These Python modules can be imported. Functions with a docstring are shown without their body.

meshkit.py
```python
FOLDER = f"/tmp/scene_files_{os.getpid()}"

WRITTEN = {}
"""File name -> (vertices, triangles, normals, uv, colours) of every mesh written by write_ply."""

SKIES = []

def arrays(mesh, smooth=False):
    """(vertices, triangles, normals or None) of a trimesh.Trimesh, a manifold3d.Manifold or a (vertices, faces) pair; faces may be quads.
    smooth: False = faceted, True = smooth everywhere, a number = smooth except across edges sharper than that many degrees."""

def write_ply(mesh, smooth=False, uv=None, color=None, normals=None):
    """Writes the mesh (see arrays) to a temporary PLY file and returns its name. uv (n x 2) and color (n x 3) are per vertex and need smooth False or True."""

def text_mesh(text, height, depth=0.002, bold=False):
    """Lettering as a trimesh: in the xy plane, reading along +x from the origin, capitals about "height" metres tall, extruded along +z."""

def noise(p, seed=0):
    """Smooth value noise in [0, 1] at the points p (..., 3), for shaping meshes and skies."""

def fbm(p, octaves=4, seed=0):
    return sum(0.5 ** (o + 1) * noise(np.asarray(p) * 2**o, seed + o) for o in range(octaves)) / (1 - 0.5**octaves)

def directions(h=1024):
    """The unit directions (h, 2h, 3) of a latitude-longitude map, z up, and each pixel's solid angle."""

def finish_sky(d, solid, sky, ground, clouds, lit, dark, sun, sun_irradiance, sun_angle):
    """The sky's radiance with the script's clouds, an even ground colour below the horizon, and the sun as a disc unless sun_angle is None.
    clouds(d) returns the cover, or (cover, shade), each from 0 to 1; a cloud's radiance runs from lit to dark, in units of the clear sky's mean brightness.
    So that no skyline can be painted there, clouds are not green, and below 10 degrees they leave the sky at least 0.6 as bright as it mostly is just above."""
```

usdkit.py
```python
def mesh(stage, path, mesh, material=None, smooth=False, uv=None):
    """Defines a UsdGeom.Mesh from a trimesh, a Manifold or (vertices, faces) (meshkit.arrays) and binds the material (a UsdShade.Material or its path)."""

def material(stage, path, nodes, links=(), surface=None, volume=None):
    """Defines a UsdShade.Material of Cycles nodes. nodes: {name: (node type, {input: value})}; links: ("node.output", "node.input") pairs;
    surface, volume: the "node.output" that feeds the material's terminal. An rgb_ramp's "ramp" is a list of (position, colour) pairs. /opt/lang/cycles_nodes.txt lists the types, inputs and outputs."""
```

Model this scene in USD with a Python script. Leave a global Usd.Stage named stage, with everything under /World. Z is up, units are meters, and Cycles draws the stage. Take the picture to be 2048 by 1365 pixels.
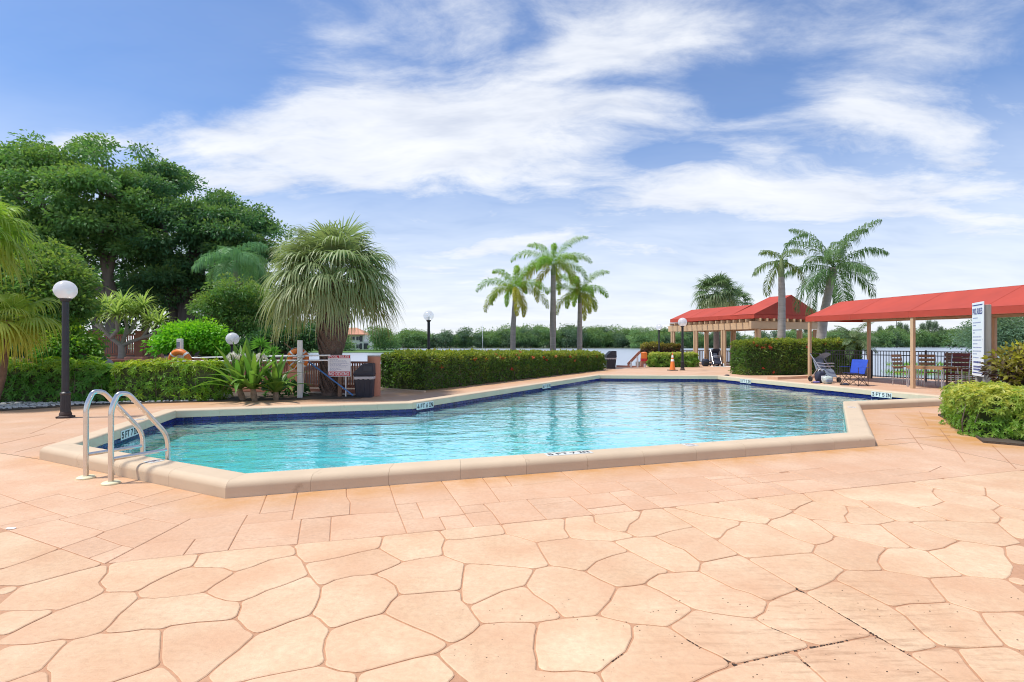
import math, random, numpy as np, trimesh, usdkit, meshkit
from collections import defaultdict
from pxr import Usd, UsdGeom, UsdLux, UsdShade, Sdf, Gf, Vt
from shapely.geometry import Polygon, LineString, MultiPolygon, Point, box as sbox
from shapely.ops import polygonize, unary_union, voronoi_diagram
from shapely import affinity
random.seed(7); np.random.seed(7); RNG = np.random.default_rng(7)
stage = Usd.Stage.CreateInMemory()
UsdGeom.SetStageUpAxis(stage, 'Z'); UsdGeom.SetStageMetersPerUnit(stage, 1.0)
UsdGeom.Xform.Define(stage, '/World'); UsdGeom.Scope.Define(stage, '/World/Looks')
# ---------------------------------------------------------------- camera, sky, sun, exposure
F, H, HY = 1050.0, 1.5, 688.0            # focal length in pixels of a 2048 px wide picture, eye height, horizon row
EXPOSURE = 1.08
SUN_EL, SUN_AZ = math.radians(64), math.radians(-99)      # azimuth from +y towards +x
SUN_INT, SKY_STR = 0.56, 0.086
cam = UsdGeom.Camera.Define(stage, '/World/camera')
cam.AddTranslateOp().Set((0, 0, H)); cam.AddRotateXOp().Set(90)
cam.CreateHorizontalApertureAttr(36.0); cam.CreateFocalLengthAttr(36.0 * F / 2048)
cam.CreateVerticalApertureAttr(36.0 * 682 / 1024)
cam.CreateVerticalApertureOffsetAttr(36.0 * (HY - 682.5) / 2048)
cam.CreateExposureAttr(EXPOSURE); cam.CreateClippingRangeAttr(Gf.Vec2f(0.05, 10000))
sd = np.array([math.cos(SUN_EL) * math.sin(SUN_AZ), math.cos(SUN_EL) * math.cos(SUN_AZ), math.sin(SUN_EL)])
sun = UsdLux.DistantLight.Define(stage, '/World/sun')
sun.CreateIntensityAttr(SUN_INT); sun.CreateAngleAttr(7.0); sun.CreateNormalizeAttr(True); sun.CreateColorAttr(Gf.Vec3f(1, .955, .88))
rot = Gf.Rotation(Gf.Vec3d(0, 0, 1), Gf.Vec3d(*map(float, sd)))
sun.AddTransformOp().Set(Gf.Matrix4d(1).SetRotate(rot))
dome = UsdLux.DomeLight.Define(stage, '/World/sky')
dome.GetPrim().SetCustomDataByKey('kind', 'structure'); dome.GetPrim().SetCustomDataByKey('label', 'blue daytime sky with drifting white and grey clouds')

def skydir(px, py):
    v = np.array([(px - 1024) / F, 1.0, (HY - py) / F]); return v / np.linalg.norm(v)
KZ = 0.20
def skyP(px, py):
    d = skydir(px, py); return d[:2] / (d[2] + KZ)
CLOUDS = [  # centre px, half-width, half-height, amount  (cloud banks and clear gaps of this sky, in direction space)
    (760, 320, 420, 95, .36), (1050, 240, 330, 90, .26), (470, 290, 170, 60, .22), (720, 165, 170, 90, .17), (1000, 480, 260, 40, .12),
    (1280, 60, 260, 90, .30), (1180, 110, 170, 60, .16), (1750, 250, 420, 70, .22), (1650, 390, 450, 70, .28), (1650, 60, 250, 80, .12), (1950, 60, 160, 140, .08),
    (1250, 420, 250, 50, .14), (640, 20, 70, 30, .12), (60, 275, 140, 22, .22), (300, 380, 260, 40, .10), (2000, 480, 200, 40, .20),
    (900, 560, 420, 50, .10), (1700, 540, 330, 40, .12), (1150, 500, 200, 30, .12), (180, 90, 380, 190, -.30), (450, 130, 180, 100, -.12), (1060, 60, 90, 90, -.22), (1480, 190, 150, 60, -.26), (1330, 320, 130, 28, -.22), (900, 415, 110, 18, -.16),
    (950, 452, 120, 16, -.16), (1830, 400, 200, 26, -.12), (520, 415, 120, 30, -.08), (1600, 130, 90, 40, -.10)]
def sky_material():
    N = {'tc': ('texture_coordinate', {}), 'sep': ('separate_xyz', {}),
         'sky': ('sky_texture', {'sky_type': 'single_scattering', 'sun_disc': False, 'sun_elevation': SUN_EL, 'sun_rotation': SUN_AZ, 'altitude': 0.0, 'air_density': 1.0, 'aerosol_density': .55, 'ozone_density': 2.6}),
         'zz': ('math', {'math_type': 'add', 'value2': KZ}), 'zc': ('math', {'math_type': 'maximum', 'value2': .05}),
         'px': ('math', {'math_type': 'divide'}), 'py': ('math', {'math_type': 'divide'}), 'P': ('combine_xyz', {'z': 0.0})}
    L = [('tc.generated', 'sep.vector'), ('sep.z', 'zz.value1'), ('zz.value', 'zc.value1'), ('sep.x', 'px.value1'), ('zc.value', 'px.value2'),
         ('sep.y', 'py.value1'), ('zc.value', 'py.value2'), ('px.value', 'P.x'), ('py.value', 'P.y')]
    # domain warp, then two layers of noise: broad banks, streaks
    N['warp'] = ('noise_texture', {'scale': .9, 'detail': 3.0, 'roughness': .55}); L.append(('P.vector', 'warp.vector'))
    N['ws'] = ('vector_math', {'math_type': 'multiply_add', 'vector2': (.55, .55, 0), 'vector3': (-.27, -.27, 0)}); L.append(('warp.color', 'ws.vector1'))
    N['Pw'] = ('vector_math', {'math_type': 'add'}); L += [('P.vector', 'Pw.vector1'), ('ws.vector', 'Pw.vector2')]
    N['m1'] = ('mapping', {'mapping_type': 'point', 'rotation': (0, 0, .30), 'scale': (1.0, 1.5, 1), 'location': (3.1, 7.7, 0)}); L.append(('Pw.vector', 'm1.vector'))
    N['n1'] = ('noise_texture', {'scale': 1.7, 'detail': 12.0, 'roughness': .65}); L.append(('m1.vector', 'n1.vector'))
    N['m2'] = ('mapping', {'mapping_type': 'point', 'rotation': (0, 0, .35), 'scale': (1.0, 2.4, 1), 'location': (1.1, 2.3, 0)}); L.append(('Pw.vector', 'm2.vector'))
    N['n2'] = ('noise_texture', {'scale': 2.2, 'detail': 7.0, 'roughness': .6}); L.append(('m2.vector', 'n2.vector'))
    N['c0'] = ('math', {'math_type': 'multiply_add', 'value2': 1.0, 'value3': -.02}); L.append(('n1.fac', 'c0.value1'))
    N['c1'] = ('math', {'math_type': 'multiply_add', 'value2': .42}); L += [('n2.fac', 'c1.value1'), ('c0.value', 'c1.value3')]
    last = 'c1.value'
    for i, (cx, cy, w, h, a) in enumerate(CLOUDS):
        c = skyP(cx, cy); ex = abs(skyP(cx + w, cy)[0] - skyP(cx - w, cy)[0]) / 2; ey = abs(skyP(cx, cy - h)[1] - skyP(cx, min(cy + h, 660))[1]) / 2
        N[f'd{i}'] = ('vector_math', {'math_type': 'subtract', 'vector2': (c[0], c[1], 0)}); N[f's{i}'] = ('vector_math', {'math_type': 'multiply', 'vector2': (1 / ex, 1 / ey, 0)})
        N[f'l{i}'] = ('vector_math', {'math_type': 'length'})
        N[f'r{i}'] = ('map_range', {'range_type': 'smoothstep', 'from_min': 1.5, 'from_max': 0.0, 'to_min': 0.0, 'to_max': a, 'clamp': True}); N[f'a{i}'] = ('math', {'math_type': 'add'})
        L += [('Pw.vector', f'd{i}.vector1'), (f'd{i}.vector', f's{i}.vector1'), (f's{i}.vector', f'l{i}.vector1'), (f'l{i}.value', f'r{i}.value'), (f'r{i}.result', f'a{i}.value1'), (last, f'a{i}.value2')]
        last = f'a{i}.value'
    N['cov'] = ('map_range', {'range_type': 'smoothstep', 'from_min': .58, 'from_max': 1.0, 'to_min': .10, 'to_max': .93, 'clamp': True}); L.append((last, 'cov.value'))
    # towards the horizon everything whitens
    N['hz'] = ('map_range', {'range_type': 'smoothstep', 'from_min': .46, 'from_max': -.02, 'to_min': 0.0, 'to_max': .97, 'clamp': True}); L.append(('sep.z', 'hz.value'))
    N['mx'] = ('math', {'math_type': 'maximum'}); L += [('cov.result', 'mx.value1'), ('hz.result', 'mx.value2')]
    N['sh'] = ('noise_texture', {'scale': 2.0, 'detail': 6.0, 'roughness': .6}); L.append(('m2.vector', 'sh.vector'))
    N['hz2'] = ('math', {'math_type': 'multiply', 'value2': .55}); N['shf'] = ('mix_float', {'b': .56}); L += [('hz.result', 'hz2.value1'), ('hz2.value', 'shf.fac'), ('sh.fac', 'shf.a')]
    N['cr'] = ('rgb_ramp', {'ramp': [(.30, (3.9, 4.2, 4.9)), (.48, (5.0, 5.2, 5.6)), (.64, (5.7, 5.8, 5.95))]}); L.append(('shf.result', 'cr.fac'))
    N['skt'] = ('mix_color', {'blend_type': 'multiply', 'fac': 1.0, 'b': (.52, .72, .95), 'use_clamp': False}); L.append(('sky.color', 'skt.a'))
    N['mix'] = ('mix_color', {'blend_type': 'mix', 'use_clamp': True}); L += [('mx.value', 'mix.fac'), ('skt.result', 'mix.a'), ('cr.color', 'mix.b')]
    N['bg'] = ('background_shader', {'strength': SKY_STR}); L.append(('mix.result', 'bg.color'))
    return usdkit.material(stage, '/World/Looks/sky', N, L, surface='bg.background')
UsdShade.MaterialBindingAPI.Apply(dome.GetPrim()).Bind(sky_material())

# ---------------------------------------------------------------- helpers
def G(px, py, z=0.0):
    d = (H - z) * F / (py - HY); return np.array([(px - 1024) * d / F, d, z])
def at(px, py, Y): return np.array([(px - 1024) * Y / F, Y, H - (py - HY) * Y / F])
_used = defaultdict(int)
def numbered(parent, name):
    k = (parent, name); n = _used[k]; _used[k] += 1
    return name if n == 0 else f'{name}_{n:03d}'
def tag(p, label=None, cat=None, group=None, kind=None):
    p = p.GetPrim() if hasattr(p, 'GetPrim') else p
    for k, v in (('label', label), ('category', cat), ('group', group), ('kind', kind)):
        if v: p.SetCustomDataByKey(k, v)
    return p
def thing(name, label=None, cat=None, loc=(0, 0, 0), rotz=0.0, group=None, kind=None, scale=None):
    path = '/World/' + numbered('/World', name)
    x = UsdGeom.Xform.Define(stage, path); x.AddTranslateOp().Set(Gf.Vec3d(*map(float, loc))); x.AddRotateZOp().Set(math.degrees(rotz))
    if scale is not None: x.AddScaleOp().Set(Gf.Vec3f(*map(float, (scale, scale, scale) if np.ndim(scale) == 0 else scale)))
    return tag(x, label, cat, group, kind)
def dup(src, loc, rotz=0.0, label=None, group=None, scale=None, cat=None):
    name = src.GetName().rsplit('_', 1)[0] if src.GetName()[-3:].isdigit() else src.GetName()
    was = dict(src.GetCustomData())
    r = thing(name, label or was.get('label'), cat or was.get('category'), loc, rotz, group or was.get('group'), None, scale)
    r.GetReferences().AddInternalReference(src.GetPath()); r.SetInstanceable(True)
    return r
class MB:
    def __init__(s): s.v, s.f, s.n = [], [], 0
    def add(s, v, f):
        v = np.asarray(v, float).reshape(-1, 3); f = np.asarray(f, int)
        if f.shape[1] == 4: f = np.vstack([f[:, [0, 1, 2]], f[:, [0, 2, 3]]])
        s.v.append(v); s.f.append(f + s.n); s.n += len(v); return s
    def tm(s, m): return s.add(m.vertices, m.faces)
    def box(s, c, size, rz=0.0, bev=0.0):
        h = np.asarray(size, float) / 2
        if bev > 0: v, f = bevbox(h, min(bev, h.min() * .8))
        else:
            v = np.array([[x, y, z] for x in (-1, 1) for y in (-1, 1) for z in (-1, 1)], float) * h
            f = np.array([[0, 1, 3, 2], [4, 6, 7, 5], [0, 4, 5, 1], [2, 3, 7, 6], [0, 2, 6, 4], [1, 5, 7, 3]])
        cz, sz = math.cos(rz), math.sin(rz)
        v = v @ np.array([[cz, sz, 0], [-sz, cz, 0], [0, 0, 1]]) + np.asarray(c, float)
        return s.add(v, f)
    def bar(s, p0, p1, w, h=None, up=(0, 0, 1)):
        p0, p1 = np.asarray(p0, float), np.asarray(p1, float); d = p1 - p0; L = np.linalg.norm(d); d /= L; h = h or w
        side = np.cross(d, up)
        if np.linalg.norm(side) < 1e-6: side = np.array([1.0, 0, 0])
        side /= np.linalg.norm(side); u = np.cross(side, d)
        v = [p + a * side * w / 2 + b * u * h / 2 for p in (p0, p1) for a, b in ((-1, -1), (1, -1), (1, 1), (-1, 1))]
        f = [[3, 2, 1, 0], [4, 5, 6, 7], [0, 1, 5, 4], [1, 2, 6, 5], [2, 3, 7, 6], [3, 0, 4, 7]]
        return s.add(v, f)
    def tube(s, pts, r, n=8, cap=True):
        v, f = tube(pts, r, n, cap); return s.add(v, f)
    def lathe(s, prof, c=(0, 0, 0), n=20):
        prof = np.asarray(prof, float); a = np.linspace(0, 2 * np.pi, n, endpoint=False)
        v = np.stack([np.outer(prof[:, 0], np.cos(a)), np.outer(prof[:, 0], np.sin(a)), np.repeat(prof[:, 1:2], n, 1)], -1).reshape(-1, 3) + np.asarray(c, float)
        i = np.arange(len(prof) - 1)[:, None] * n; j = np.arange(n)[None]; k = (j + 1) % n
        f = np.stack([i + j, i + k, i + n + k, i + n + j], -1).reshape(-1, 4)
        return s.add(v, f)
    def prism(s, poly, z0, z1):
        for p in (poly.geoms if hasattr(poly, 'geoms') else [poly]):
            if p.area < 1e-7: continue
            m = trimesh.creation.extrude_polygon(p, z1 - z0); m.apply_translation([0, 0, z0]); s.tm(m)
        return s
    def ball(s, c, r, sub=2, scale=(1, 1, 1)):
        m = trimesh.creation.icosphere(sub, 1.0); return s.add(m.vertices * np.asarray(scale) * r + np.asarray(c, float), m.faces)
    def get(s): return (np.vstack(s.v), np.vstack(s.f))
def bevbox(h, b):
    v, idx = [], {}
    for sx in (-1, 1):
        for sy in (-1, 1):
            for sz in (-1, 1):
                sg = np.array([sx, sy, sz])
                for ax in range(3):
                    p = sg * (h - b); p[ax] = sg[ax] * h[ax]; idx[(sx, sy, sz, ax)] = len(v); v.append(p)
    f = []
    def q(a, b_, c, d): f.append([a, b_, c]); f.append([a, c, d])
    for ax in range(3):
        o = [i for i in range(3) if i != ax]
        for s_ in (-1, 1):
            k = []
            for a, b_ in ((-1, -1), (1, -1), (1, 1), (-1, 1)):
                sg = [0, 0, 0]; sg[ax] = s_; sg[o[0]] = a; sg[o[1]] = b_; k.append(idx[(*sg, ax)])
            q(*k)
        for a in (-1, 1):
            for b_ in (-1, 1):
                s0, s1 = [0, 0, 0], [0, 0, 0]
                s0[ax], s1[ax] = -1, 1
                for s_ in (s0, s1): s_[o[0]], s_[o[1]] = a, b_
                q(idx[(*s0, o[0])], idx[(*s1, o[0])], idx[(*s1, o[1])], idx[(*s0, o[1])])
    for sx in (-1, 1):
        for sy in (-1, 1):
            for sz in (-1, 1): f.append([idx[(sx, sy, sz, 0)], idx[(sx, sy, sz, 1)], idx[(sx, sy, sz, 2)]])
    v, f = np.array(v, float), np.array(f)
    c = v[f].mean(1); n = np.cross(v[f[:, 1]] - v[f[:, 0]], v[f[:, 2]] - v[f[:, 0]]); flip = (n * c).sum(1) < 0
    f[flip] = f[flip][:, ::-1]
    return v, f
def tube(pts, r, n=8, cap=True):
    pts = np.asarray(pts, float); r = np.broadcast_to(np.asarray(r, float), (len(pts),))
    t = np.gradient(pts, axis=0); t /= np.linalg.norm(t, axis=1, keepdims=True) + 1e-12
    ref = np.array([0, 0, 1.0]) if abs(t[0, 2]) < .9 else np.array([1.0, 0, 0])
    u = np.cross(t[0], ref); u /= np.linalg.norm(u); rings = []
    a = np.linspace(0, 2 * np.pi, n, endpoint=False)
    for i in range(len(pts)):
        u = u - t[i] * (u @ t[i]); u /= np.linalg.norm(u); w = np.cross(t[i], u)
        rings.append(pts[i] + r[i] * (np.cos(a)[:, None] * u + np.sin(a)[:, None] * w))
    v = np.vstack(rings); i = np.arange(len(pts) - 1)[:, None] * n; j = np.arange(n)[None]; k = (j + 1) % n
    f = np.stack([i + j, i + k, i + n + k, i + n + j], -1).reshape(-1, 4); f = np.vstack([f[:, [0, 1, 2]], f[:, [0, 2, 3]]])
    if cap:
        m = len(v); v = np.vstack([v, pts[0], pts[-1]]); jj = np.arange(n); kk = (jj + 1) % n; o = (len(pts) - 1) * n
        f = np.vstack([f, np.stack([kk, jj, np.full(n, m)], 1), np.stack([o + jj, o + kk, np.full(n, m + 1)], 1)])
    return v, f
def part(parent, name, m, mat, smooth=False, label=None, kind=None, prim=None):
    par = parent.GetPath().pathString if parent is not None else '/World'
    path = par + '/' + numbered(par, name)
    if isinstance(m, MB): m = m.get()
    g = usdkit.mesh(stage, path, m, mat, smooth)
    if prim is not None:
        for k, a in prim.items(): UsdGeom.PrimvarsAPI(g).CreatePrimvar(k, Sdf.ValueTypeNames.FloatArray, 'vertex').Set(Vt.FloatArray.FromNumpy(np.asarray(a, np.float32)))
    return tag(g, label=label, kind=kind)
def solo(name, m, mat, label, cat=None, group=None, kind=None, smooth=False, prim=None):
    return tag(part(None, name, m, mat, smooth, prim=prim), label, cat, group, kind)

# ---------------------------------------------------------------- materials
def mat(name, nodes, links, surface='p.BSDF'): return usdkit.material(stage, '/World/Looks/' + name, nodes, links, surface=surface)
def pbr(name, col, rough=.6, var=.12, scale=6.0, bump=0.0, bscale=None, metallic=0.0, spec=.5, spots=None, detail=5.0, stretch=(1, 1, 1), objvar=0.0, bdist=.01):
    """Base colour varied by noise; optional relief and a second wear colour 'spots' = (colour, threshold, scale)."""
    N = {'g': ('geometry', {}), 'mp': ('mapping', {'mapping_type': 'point', 'scale': stretch}), 'n': ('noise_texture', {'scale': scale, 'detail': detail, 'roughness': .6}),
         'r': ('rgb_ramp', {'ramp': [(.25, tuple(c * (1 - var) for c in col)), (.75, tuple(min(1, c * (1 + var)) for c in col))]}),
         'p': ('principled_bsdf', {'roughness': rough, 'metallic': metallic, 'specular_ior_level': spec})}
    L = [('g.position', 'mp.vector'), ('mp.vector', 'n.vector'), ('n.fac', 'r.fac')]; out = 'r.color'
    if objvar:
        N['oi'] = ('object_info', {}); N['ov'] = ('map_range', {'from_min': 0, 'from_max': 1, 'to_min': 1 - objvar, 'to_max': 1 + objvar})
        N['hs'] = ('hsv', {'hue': .5, 'saturation': 1.0, 'fac': 1.0}); L += [('oi.random', 'ov.value'), ('ov.result', 'hs.value'), (out, 'hs.color')]; out = 'hs.color'
    if spots:
        N['sn'] = ('noise_texture', {'scale': spots[2], 'detail': 6.0, 'roughness': .65}); N['sr'] = ('map_range', {'from_min': spots[1], 'from_max': spots[1] + .1, 'to_min': 0, 'to_max': 1, 'clamp': True})
        N['sm'] = ('mix_color', {'blend_type': 'mix', 'b': spots[0]}); L += [('mp.vector', 'sn.vector'), ('sn.fac', 'sr.value'), ('sr.result', 'sm.fac'), (out, 'sm.a')]; out = 'sm.result'
    L.append((out, 'p.base_color'))
    if bump:
        N['bn'] = ('noise_texture', {'scale': bscale or scale * 4, 'detail': 6.0, 'roughness': .65}); N['b'] = ('bump', {'strength': bump, 'distance': bdist})
        L += [('mp.vector', 'bn.vector'), ('bn.fac', 'b.height'), ('b.normal', 'p.normal')]
    return mat(name, N, L)
def leafmat(name, cols, tip=None, rough=.45, trans=.42, spec=.4):
    """Leaves: each leaf its own shade out of cols; 'tint' on the mesh leads to the colour tip (young growth, old fronds)."""
    cols = [tuple(min(.9, c * 3.15) for c in x) for x in cols]; tip = tuple(c * 1.5 for c in tip) if tip else None; k = len(cols); N = {'g': ('geometry', {}), 'r': ('rgb_ramp', {'ramp': [(i / max(1, k - 1), c) for i, c in enumerate(cols)]}), 'p': ('principled_bsdf', {'roughness': rough, 'specular_ior_level': spec}),
         't': ('translucent_bsdf', {}), 'tc': ('mix_color', {'blend_type': 'multiply', 'fac': 1.0, 'b': (1.25, 1.3, .75), 'use_clamp': False}), 'm': ('mix_closure', {'fac': trans})}
    L = [('g.random_per_island', 'r.fac')]; out = 'r.color'
    if tip:
        N['a'] = ('attribute', {'attribute': 'tint'}); N['tm'] = ('mix_color', {'blend_type': 'mix', 'b': tip}); L += [('a.fac', 'tm.fac'), (out, 'tm.a')]; out = 'tm.result'
    L += [(out, 'p.base_color'), (out, 'tc.a'), ('tc.result', 't.color'), ('p.BSDF', 'm.closure1'), ('t.BSDF', 'm.closure2')]
    return mat(name, N, L, 'm.closure')
# ================================================================ SETTING: pool, deck, ground, water
def glassmix(name, tint, ior, rough, bump=None):
    N = {'t': ('transparent_bsdf', {'color': tint}), 'gl': ('glossy_bsdf', {'color': (1, 1, 1), 'roughness': rough}), 'f': ('fresnel', {'IOR': ior}), 'm': ('mix_closure', {})}
    L = [('f.fac', 'm.fac'), ('t.BSDF', 'm.closure1'), ('gl.BSDF', 'm.closure2')]
    return N, L
# coping stones: inner edge of the pool, from the front left corner round
PIN = np.array([(-2.75, 5.45), (5.10, 7.96), (7.69, 12.2), (11.0, 13.22), (8.66, 22.1), (3.79, 22.6), (-2.27, 12.0), (-6.77, 10.58), (-5.86, 7.05)])
ZC, ZW = 0.163, -0.075
POOL = Polygon(PIN); COPE_W = .33
M_cope = pbr('coping_concrete', (.56, .43, .295), .75, .07, 2.0, bump=.18, bscale=60, spots=((.40, .29, .19), .64, 4.0), objvar=.03)
M_joint = pbr('coping_joint_mortar', (.33, .26, .19), .9)
M_navy = pbr('navy_tile_glaze', (.009, .013, .085), .12, .3, 12, objvar=.35)
M_grout = pbr('tile_grout', (.10, .13, .24), .8)
M_white_tile = pbr('white_marker_tile', (.58, .59, .56), .35, .05)
M_ink = pbr('black_marker_ink', (.012, .012, .014), .5)
def offset_ring(ring, d):
    n = len(ring); out = []
    for i in range(n):
        a, b, c = ring[i - 1], ring[i], ring[(i + 1) % n]
        e0, e1 = (b - a) / np.linalg.norm(b - a), (c - b) / np.linalg.norm(c - b)
        n0, n1 = np.array([e0[1], -e0[0]]), np.array([e1[1], -e1[0]])     # outward for a ring that runs anticlockwise
        bis = (n0 + n1); out.append(b + bis * d / max(.25, bis @ n0))
    return np.array(out)
POUT = offset_ring(PIN, COPE_W)
def cope_prof():
    p = [(0.0, .012)]
    for a in np.linspace(180, 90, 6): p.append((.035 + .035 * math.cos(math.radians(a)), ZC - .035 + .035 * math.sin(math.radians(a))))
    for a in np.linspace(90, 4, 10): p.append((COPE_W - .078 + .078 * math.cos(math.radians(a)), ZC - .078 + .078 * math.sin(math.radians(a))))
    p.append((COPE_W, .0)); p.append((COPE_W, -.02)); p.append((.03, -.02)); p.append((.03, .012))
    return np.array(p)
CP = cope_prof()
swimming_pool = thing('pool_coping', 'raised beige concrete coping round the swimming pool', None, kind='structure')
for i in range(len(PIN)):
    a, b, A, B = PIN[i], PIN[(i + 1) % len(PIN)], POUT[i], POUT[(i + 1) % len(PIN)]
    L = np.linalg.norm(b - a); n = max(2, int(round(L / .78)))
    for k in range(n):
        v = []
        for t, sgn in ((k / n, 1), ((k + 1) / n, -1)):
            e = (b - a) / L * (.0014 if t not in (0, 1) else .001) * sgn
            for u, z in CP: q = u / COPE_W; v.append([*((a * (1 - t) + b * t) * (1 - q) + (A * (1 - t) + B * t) * q + e), z])
        m = len(CP); f = [[j, (j + 1) % m, m + (j + 1) % m, m + j] for j in range(m)]
        tri = trimesh.creation.triangulate_polygon(Polygon(CP), engine='earcut')[1] if False else [[0, j, j + 1] for j in range(1, m - 1)]
        F3 = [[x[0], x[1], x[2]] for x in f] + [[x[0], x[2], x[3]] for x in f] + [t_[::-1] for t_ in tri] + [[m + x for x in t_] for t_ in tri]
        v, F3 = np.array(v), np.array(F3)
        if trimesh.Trimesh(v, F3, process=False).volume < 0: F3 = F3[:, ::-1]
        part(swimming_pool, 'coping_stone', (v, F3), M_cope, smooth=35)
jm = MB()
ring_j = Polygon(offset_ring(PIN, COPE_W - .036)).difference(Polygon(offset_ring(PIN, .040)))
jm.prism(ring_j, -.018, ZC - .030); part(swimming_pool, 'mortar_bed', jm, M_joint)
# basin
N = {'g': ('geometry', {}), 'n': ('noise_texture', {'scale': .35, 'detail': 3.0}), 'r': ('rgb_ramp', {'ramp': [(.3, (.30, .64, .68)), (.7, (.36, .70, .73))]}),
     'v': ('voronoi_texture', {'feature': 'smooth_f1', 'scale': 1.6, 'smoothness': .4}), 'p': ('principled_bsdf', {'roughness': .7})}
M_plaster = mat('pool_plaster', N, [('g.position', 'n.vector'), ('n.fac', 'r.fac'), ('r.color', 'p.base_color')])
WALL = offset_ring(PIN, .033)
def wall_ring(ring, z0, z1, inward=True):
    m = MB(); n = len(ring)
    for i in range(n):
        a, b = ring[i], ring[(i + 1) % n]
        m.add([[*a, z0], [*b, z0], [*b, z1], [*a, z1]], [[3, 2, 1, 0]])
    return m
bas = wall_ring(WALL, -.32, .013); tri_v, tri_f = trimesh.creation.triangulate_polygon(Polygon(WALL), engine='earcut')
bas.add(np.c_[tri_v, np.full(len(tri_v), -.32)], tri_f)
basin = thing('pool_basin', 'pale turquoise plastered basin of the swimming pool', None, kind='structure'); part(basin, 'plaster_shell', bas, M_plaster)
gr = MB(); GI = offset_ring(PIN, .031)
part(basin, 'grout', wall_ring(GI, -.16, .0125), M_grout)
# waterline tiles: one by one where they can be told apart, joined beyond
TI = offset_ring(PIN, .026); rest = MB(); cand = []
for i in range(len(PIN)):
    a, b = TI[i], TI[(i + 1) % len(TI)]; L = np.linalg.norm(b - a); n = int(L / .155); e = (b - a) / L; rz = math.atan2(e[1], e[0])
    for k in range(n):
        c = a + e * (k + .5) * L / n
        nrm = np.array([-e[1], e[0]])
        facing = (-c) @ nrm > 0
        for r in range(2): cand.append((facing, np.hypot(*c), c, rz, L / n - .006, -.031 - r * .077))
cand.sort(key=lambda x: (not x[0], x[1])); 
for q, (fc, d, c, rz, w, z) in enumerate(cand):
    m = MB().box((*c, z), (w, .008, .072), rz, bev=.002)
    if fc and q < 290: part(basin, 'tile', m, M_navy)
    else: rest.add(*m.get())
part(basin, 'tile_course', rest, M_navy, kind='stuff')
# water
N, L = glassmix('w', (.55, .92, .97), 1.62, .03)
N.update({'g': ('geometry', {}), 'm1': ('mapping', {'mapping_type': 'point', 'rotation': (0, 0, .25), 'scale': (.55, 1.35, 1)}), 'n1': ('noise_texture', {'scale': 1.05, 'detail': 2.5, 'roughness': .5, 'distortion': .9}),
          'm2': ('mapping', {'mapping_type': 'point', 'rotation': (0, 0, -.3), 'scale': (1, 1.7, 1)}), 'n2': ('noise_texture', {'scale': 4.5, 'detail': 2.0, 'distortion': .5}),
          'ad': ('math', {'math_type': 'multiply_add', 'value2': .28}), 'b': ('bump', {'strength': 1.0, 'distance': .032})})
N['fx'] = ('math', {'math_type': 'multiply', 'value2': 1.55, 'use_clamp': True}); L = [x for x in L if x[1] != 'm.fac'] + [('f.fac', 'fx.value1'), ('fx.value', 'm.fac')]
L += [('g.position', 'm1.vector'), ('m1.vector', 'n1.vector'), ('g.position', 'm2.vector'), ('m2.vector', 'n2.vector'), ('n2.fac', 'ad.value1'), ('n1.fac', 'ad.value3'), ('ad.value', 'b.height'),
      ('b.normal', 'gl.normal'), ('b.normal', 'f.normal')]
M_water = mat('pool_water', N, L, 'm.closure')
tv, tf = trimesh.creation.triangulate_polygon(Polygon(offset_ring(PIN, .03)), engine='earcut')
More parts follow.
